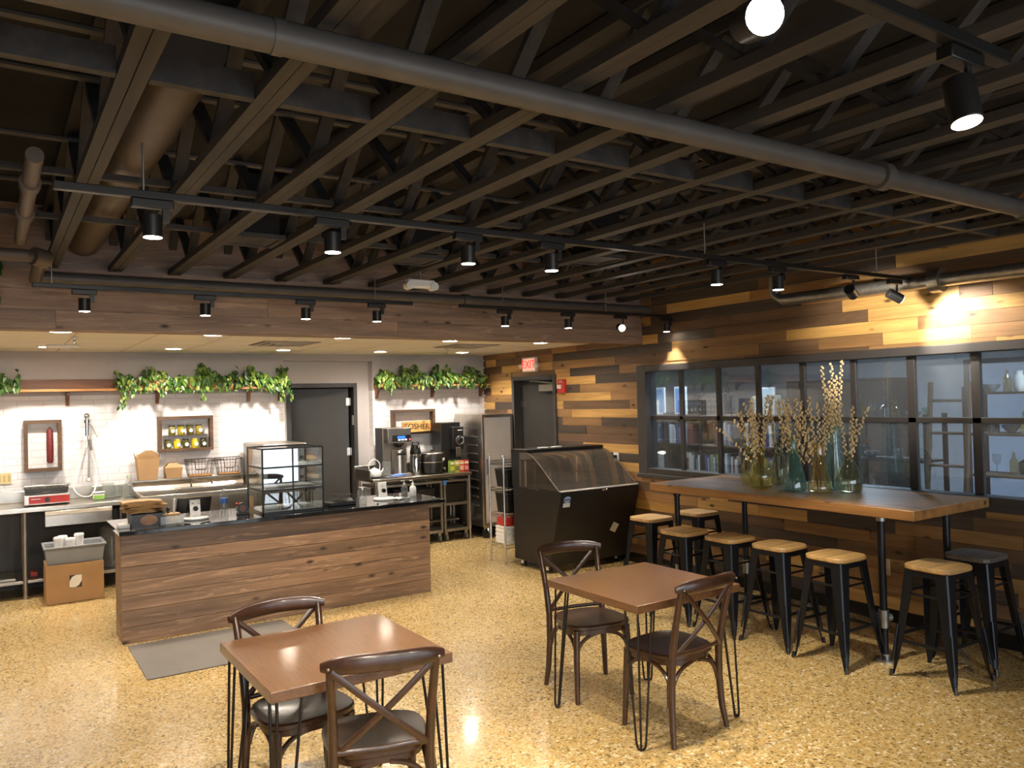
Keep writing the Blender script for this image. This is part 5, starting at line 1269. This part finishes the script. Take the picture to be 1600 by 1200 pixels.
for x, y in ((.05, .80), (.05, .33), (w - .08, .33), (w - .08, .80)):
    c = MB().cyl((x - .015, y, .045), (x + .015, y, .045), .045, n=18).obj('caster', M['blackp'], t); B(x - .02, x + .02, y - .014, y + .014, .05, .08).box(x - .024, x - .016, y - .02, y + .02, .03, .08).obj('caster_fork', M['white'], c)
# tins shown inside
for k in range(6):
    i, j = k % 3, k // 3
    tn = thing('foil_cup', 'small shiny foil cup at the right front inside the deli case', 'foil cup', (4.865 + .70 + .065 * i, 6.5 + .22 + .07 * j, .8795), group='foil cups inside the deli case')
    MB().lathe([(.02, 0), (.028, .035), (.031, .037), (.027, .035), (.019, .004), (.0001, .004)], n=16).obj('cup_body', M['chrome'], tn)
for x, lab in ((.28, 'folded white paper near the kitchen end on top of the deli case'), (.46, 'small white card on top of the deli case in the middle')):
    o = B(-.06, .06, -.03, .03, 0, .012).obj('paper_card', M['white'], bevel=.002); o.location = (4.865 + x, 7.2, 1.286); tag(o, lab, 'paper')
# ------------------------------------------------------------------ signs and fittings on the plank wall
t = thing('exit_sign', 'white exit sign with red EXIT letters above the plank wall door', 'exit sign', (W - .008, 8.56, 2.285)); 
B(-.05, -.004, -.15, .15, -.095, .095).obj('housing', M['white'], t, bevel=.006)
B(-.052, -.05, -.135, .135, -.08, .08).obj('face', plain('lit_sign_face', 'F4D8D0', .5, noise=0, emit='FFB8A8', es=.55), t, smooth=False)
text('EXIT', .15, plain('lit_red_letters', 'E02A20', .5, noise=0, emit='FF3A2A', es=1.2), t, (-.053, 0, 0), (PI / 2, 0, -PI / 2), .0015)
for s in (-1, 1): MB().cyl((-.02, s * .17, -.01), (-.075, s * .185, -.02), .032, n=16).box(-.035, -.008, min(s * .14, s * .18), max(s * .14, s * .18), -.02, .0).obj('lamp_head', M['white'], t)
t = thing('fire_alarm', 'red fire alarm strobe with a white lens beside the plank wall door', 'fire alarm', (W - .001, 7.89, 1.985))
B(-.045, -.002, -.065, .065, -.085, .085).obj('housing', M['red'], t, bevel=.006); B(-.062, -.045, -.02, .06, -.03, .02).obj('strobe_lens', M['white'], t, bevel=.004)
text('FIRE', .035, M['white'], t, (-.0455, 0, .055), (PI / 2, 0, -PI / 2), .0005)
t = thing('wall_outlet', 'white wall outlet with a black plug above the deli case end', 'outlet', (W - .006, 6.92, 1.14)); B(-.006, 0, -.045, .045, -.065, .065).obj('plate', M['white'], t, bevel=.002); B(-.045, -.006, -.018, .018, .0, .035).obj('plug', M['blackp'], t, bevel=.003)
MB().tube(smoothpts([(-.045, 0, .015), (-.06, .03, -.02), (-.055, .06, -.10), (-.03, .10, -.25)], 5), .004, 6).obj('power_cord', M['blackp'], t)
t = thing('wall_outlet', 'beige wall outlet low on the plank wall under the bar table', 'outlet', (W - .006, 3.69, .43)); B(-.006, 0, -.04, .04, -.065, .065).obj('plate', colour('C8B898', .4), t, bevel=.002)
for z in (-.03, .03): B(-.008, -.006, -.018, .018, z - .014, z + .014).obj('socket', colour('B8A888', .4), t)
# ------------------------------------------------------------------ shop room seen through the interior window
X0 = W + .12
struct(B(X0, 10.6, -2.5, 9.9, -.1, 0).obj('floor_shop', colour('6A6258', .4), smooth=False))
struct(B(X0, 10.6, -2.5, 9.9, 2.75, 2.85).obj('ceiling_shop', colour('B8BCC0', .8), smooth=False))
b = MB()
b.box(10.5, 10.6, -2.5, 9.9, 0, 2.75).box(X0, 10.5, 9.8, 9.9, 0, 2.75).box(X0, 10.5, -2.5, -2.4, 0, 2.75)
struct(b.obj('wall_shop', colour('AEB4BA', .8), smooth=False))
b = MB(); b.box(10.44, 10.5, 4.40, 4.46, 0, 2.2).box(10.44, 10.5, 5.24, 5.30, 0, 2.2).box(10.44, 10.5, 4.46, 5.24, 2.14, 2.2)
d3 = bpy.data.objects.new('painted_daylight', None); COL.objects.link(d3); d3['kind'] = 'structure'
struct(b.obj('door_frame', M['frame'], d3)); struct(B(10.46, 10.5, 4.46, 5.24, .01, 2.14).obj('door_leaf', colour('B4C4DA', .4), d3, bevel=.004))  # daylight of an opening put into the leaf's pale blue colour
for i, (x, y, lab) in enumerate(((8.3, 5.42, 'small square lit ceiling panel in the shop behind the vases'), (6.8, 2.2, 'added unseen fill panel in the shop above the near end of the window'), (6.62, 6.4, 'added unseen fill panel in the shop above the bookcase'))):  # the two larger panels are unseen, added to light the shop front
    t = thing('ceiling_light', lab, 'ceiling light', (x, y, 2.75)); s = .16 if i == 0 else .3
    B(-s, s, -s, s, -.03, 0).obj('housing', M['white'], t); B(-s + .02, s - .02, -s + .02, s - .02, -.034, -.03).obj('diffuser', M['cool'], t, smooth=False)
    l = bpy.data.lights.new('panel_light', 'AREA'); l.size = 2 * s; l.energy = SHOP; l.color = (.80, .90, 1.0); q = bpy.data.objects.new('panel_light', l); COL.objects.link(q); q.location = (x, y, 2.70)
t = thing('bookcase', 'dark wooden bookcase behind the far panes of the wide window', 'bookcase', (7.02, 5.45, 0)); L = 2.35
b = MB(); b.box(.27, .29, 0, L, 0, 1.62)
for y in (0, .58, 1.17, 1.76, L - .02): b.box(0, .27, y, y + .02, 0, 1.62)
b.obj('bookcase_body', colour('4A3A2E', .6), t, smooth=False)
for z in (.05, .48, .90, 1.25, 1.60): B(0, .27, .0, L, z - .02, z).obj('shelf', colour('5A4636', .6), t, smooth=False)
BC = [('E6E0D2', 'cream'), ('D8CDBA', 'beige'), ('7E4A3A', 'rust'), ('3E4A66', 'navy'), ('8A8F96', 'grey'), ('9AA06A', 'olive'), ('5E5A86', 'violet'), ('C9C2B4', 'pale grey'), ('38343A', 'black'), ('B89A6A', 'ochre')]
BOOKS = {}
def book(y, z, th, h, dp, ci, row, lean=0.0):
    hexc, nm = BC[ci]
    t = thing('book', '%s book standing on the %s of the bookcase behind the window' % (nm, row), 'book', (7.03, y, z), group='books on the ' + row)
    mx = RX(lean)
    b = MB(); b.cur = 0; b.box(0, dp, 0, .003, 0, h, Mx=mx).box(0, dp, th - .003, th, 0, h, Mx=mx).box(0, .003, .003, th - .003, 0, h, Mx=mx).obj('cover', colour(hexc, .6), t, smooth=False)
    B(.004, dp - .004, .0035, th - .0035, .004, h - .004, Mx=mx).obj('page_block', colour('E8E0CC', .8), t, smooth=False)
r = random.Random(21)
for (z, row, spans, hr, cs) in ((.90, 'lower visible shelf', ((.03, .50), (.62, 1.10), (1.2, 1.42), (1.8, 2.28)), (.17, .26), (0, 1, 7, 4, 5, 2, 3, 6)), (1.25, 'middle shelf', ((.06, .5), (.66, .95), (1.30, 1.7), (1.82, 2.2)), (.18, .27), (4, 7, 3, 8, 6, 0, 2)), (1.60, 'top', ((.10, .42), (1.95, 2.3)), (.15, .22), (0, 7, 1, 9))):
    for a, c in spans:
        y = a
        while y < c:
            th = r.uniform(.018, .045)
            book(5.45 + y, z + .0005, th, r.uniform(*hr), r.uniform(.14, .2), r.choice(cs), row); y += th + .0015
t = thing('patterned_sign', 'dark board with a pale dotted pattern standing on top of the bookcase', 'sign', (7.10, 6.30, 1.6005)); B(0, .03, 0, .42, 0, .24).obj('board', colour('2E2824', .5), t, bevel=.003)
b = MB()
for i in range(8):
    for j in range(3): b.sphere((-.001, .05 + .046 * i, .06 + .06 * j), (.003, .008 + .004 * ((i + j) % 2), .012), 6)
q = b.obj('dot_pattern', colour('8A8074', .6), t)
for i, (y, h, wd, c, lab) in enumerate(((7.30, .34, .26, '8FB4DC', 'pale blue framed print leaning on top of the bookcase at its far end'), (6.93, .34, .2, '6E9AD0', 'blue framed print leaning on top of the bookcase in the middle'), (5.62, .30, .24, 'B8C4CC', 'pale framed print on top of the bookcase at its near end'))):
    t = thing('framed_print', lab, 'framed print', (7.12, y, 1.6005)); B(0, .02, 0, wd, 0, h).obj('picture_frame', M['white'], t, bevel=.002); B(-.001, 0, .02, wd - .02, .02, h - .02).obj('print', colour(c, .5), t, smooth=False)
# etageres with glassware
def etagere(x, y, w, h, n, lab, c):
    t = thing('display_shelf', lab, 'shelving unit', (x, y, 0)); b = MB()
    for a in (0, w):
        for d_ in (0, .34): b.box(d_ - .018, d_ + .018, a - .018, a + .018, 0, h)
    b.obj('uprights', colour(c, .6), t, smooth=False)
    zs_ = [.35 + (h - .40) * k / (n - 1) for k in range(n)]
    for z in zs_: B(-.018, .358, .018, w - .018, z - .02, z).obj('shelf', colour(c, .6), t, smooth=False)
    return zs_
za = etagere(7.3, 2.95, .75, 1.85, 5, 'wooden open shelving unit with glassware behind the near panes of the window', '5A4838')
zb = etagere(7.45, 4.15, .85, 1.60, 4, 'dark open shelving unit with glassware behind the vases', '3E3732')
zc = etagere(7.6, 1.75, .8, 1.9, 5, 'tall pale shelving unit at the near end of the shop window', '8A96A4')
KINDS_ = [('clear goblet', [(.035, 0), (.035, .004), (.006, .012), (.006, .07), (.03, .10), (.036, .15), (.033, .17)], 'clear'), ('teal tumbler', [(.03, 0), (.036, .10), (.037, .11)], 'gteald'), ('white pitcher', [(.03, 0), (.05, .04), (.04, .12), (.03, .16), (.036, .18)], 'white'), ('amber bottle', [(.03, 0), (.034, .01), (.034, .11), (.012, .15), (.012, .19)], 'gamber'), ('grey bowl', [(.03, 0), (.07, .05), (.075, .07), (.07, .068), (.03, .01), (.0001, .01)], 'c_grey'), ('silver canister', [(.045, 0), (.045, .11), (.03, .12), (.012, .135), (.0001, .14)], 'chrome')]
M['c_grey'] = colour('A0A6AC', .4)
for (x, y, w_, zl, nm) in ((7.47, 2.95, .75, za, 'wooden shelving unit'), (7.62, 4.15, .85, zb, 'dark shelving unit behind the vases'), (7.77, 1.75, .8, zc, 'tall pale shelving unit')):
    for si, z in enumerate(zl):
        if z < .75: continue
        yy = y + .08
        while yy < y + w_ - .07:
            kn, pr, mt = r.choice(KINDS_)
            o = MB().lathe(pr, n=16).obj(kn.split()[1], M[mt]); o.location = (x + r.uniform(-.08, .08), yy, z + .0005)
            tag(o, '%s on the %s in the shop behind the window' % (kn, nm), kn.split()[1], 'wares on the ' + nm); yy += r.uniform(.11, .16)
t = thing('shop_counter', 'white topped shop counter just behind the near end of the window', 'counter', (6.35, 1.3, 0)); B(0, .55, 0, 1.45, .86, .90).obj('counter_top', M['white'], t, bevel=.004); B(.03, .52, .03, 1.42, 0, .86).obj('counter_body', colour('8A8A88', .6), t, smooth=False)
t = thing('ladder', 'wooden leaning ladder beside the shelving units in the shop', 'ladder', (7.0, 3.62, 0)); b = MB()
for a in (0, .34): MB().tube([(0, a, 0), (.22, a, 1.9)], [(.02, .03)] * 2, 4).obj('rail', colour('6E5844', .6), t, smooth=False)
for k in range(6): MB().tube([(.03 + .034 * k, 0, .28 + .29 * k), (.03 + .034 * k, .34, .28 + .29 * k)], .014, 8).obj('rung', colour('6E5844', .6), t)
t = thing('armoire', 'dark tall cabinet against the far wall of the shop', 'cabinet', (9.9, 6.0, 0)); B(0, .5, 0, 1.6, 0, 2.0).obj('cabinet_body', colour('3A3430', .6), t, bevel=.01)
for k in range(2): q = B(-.02, 0, .03 + .78 * k, .78 + .78 * k, .05, 1.95).obj('door', colour('463E38', .6), t, bevel=.006); MB().sphere((-.035, .70 + .2 * k, 1.0), .018, 10).obj('knob', M['steel'], q)
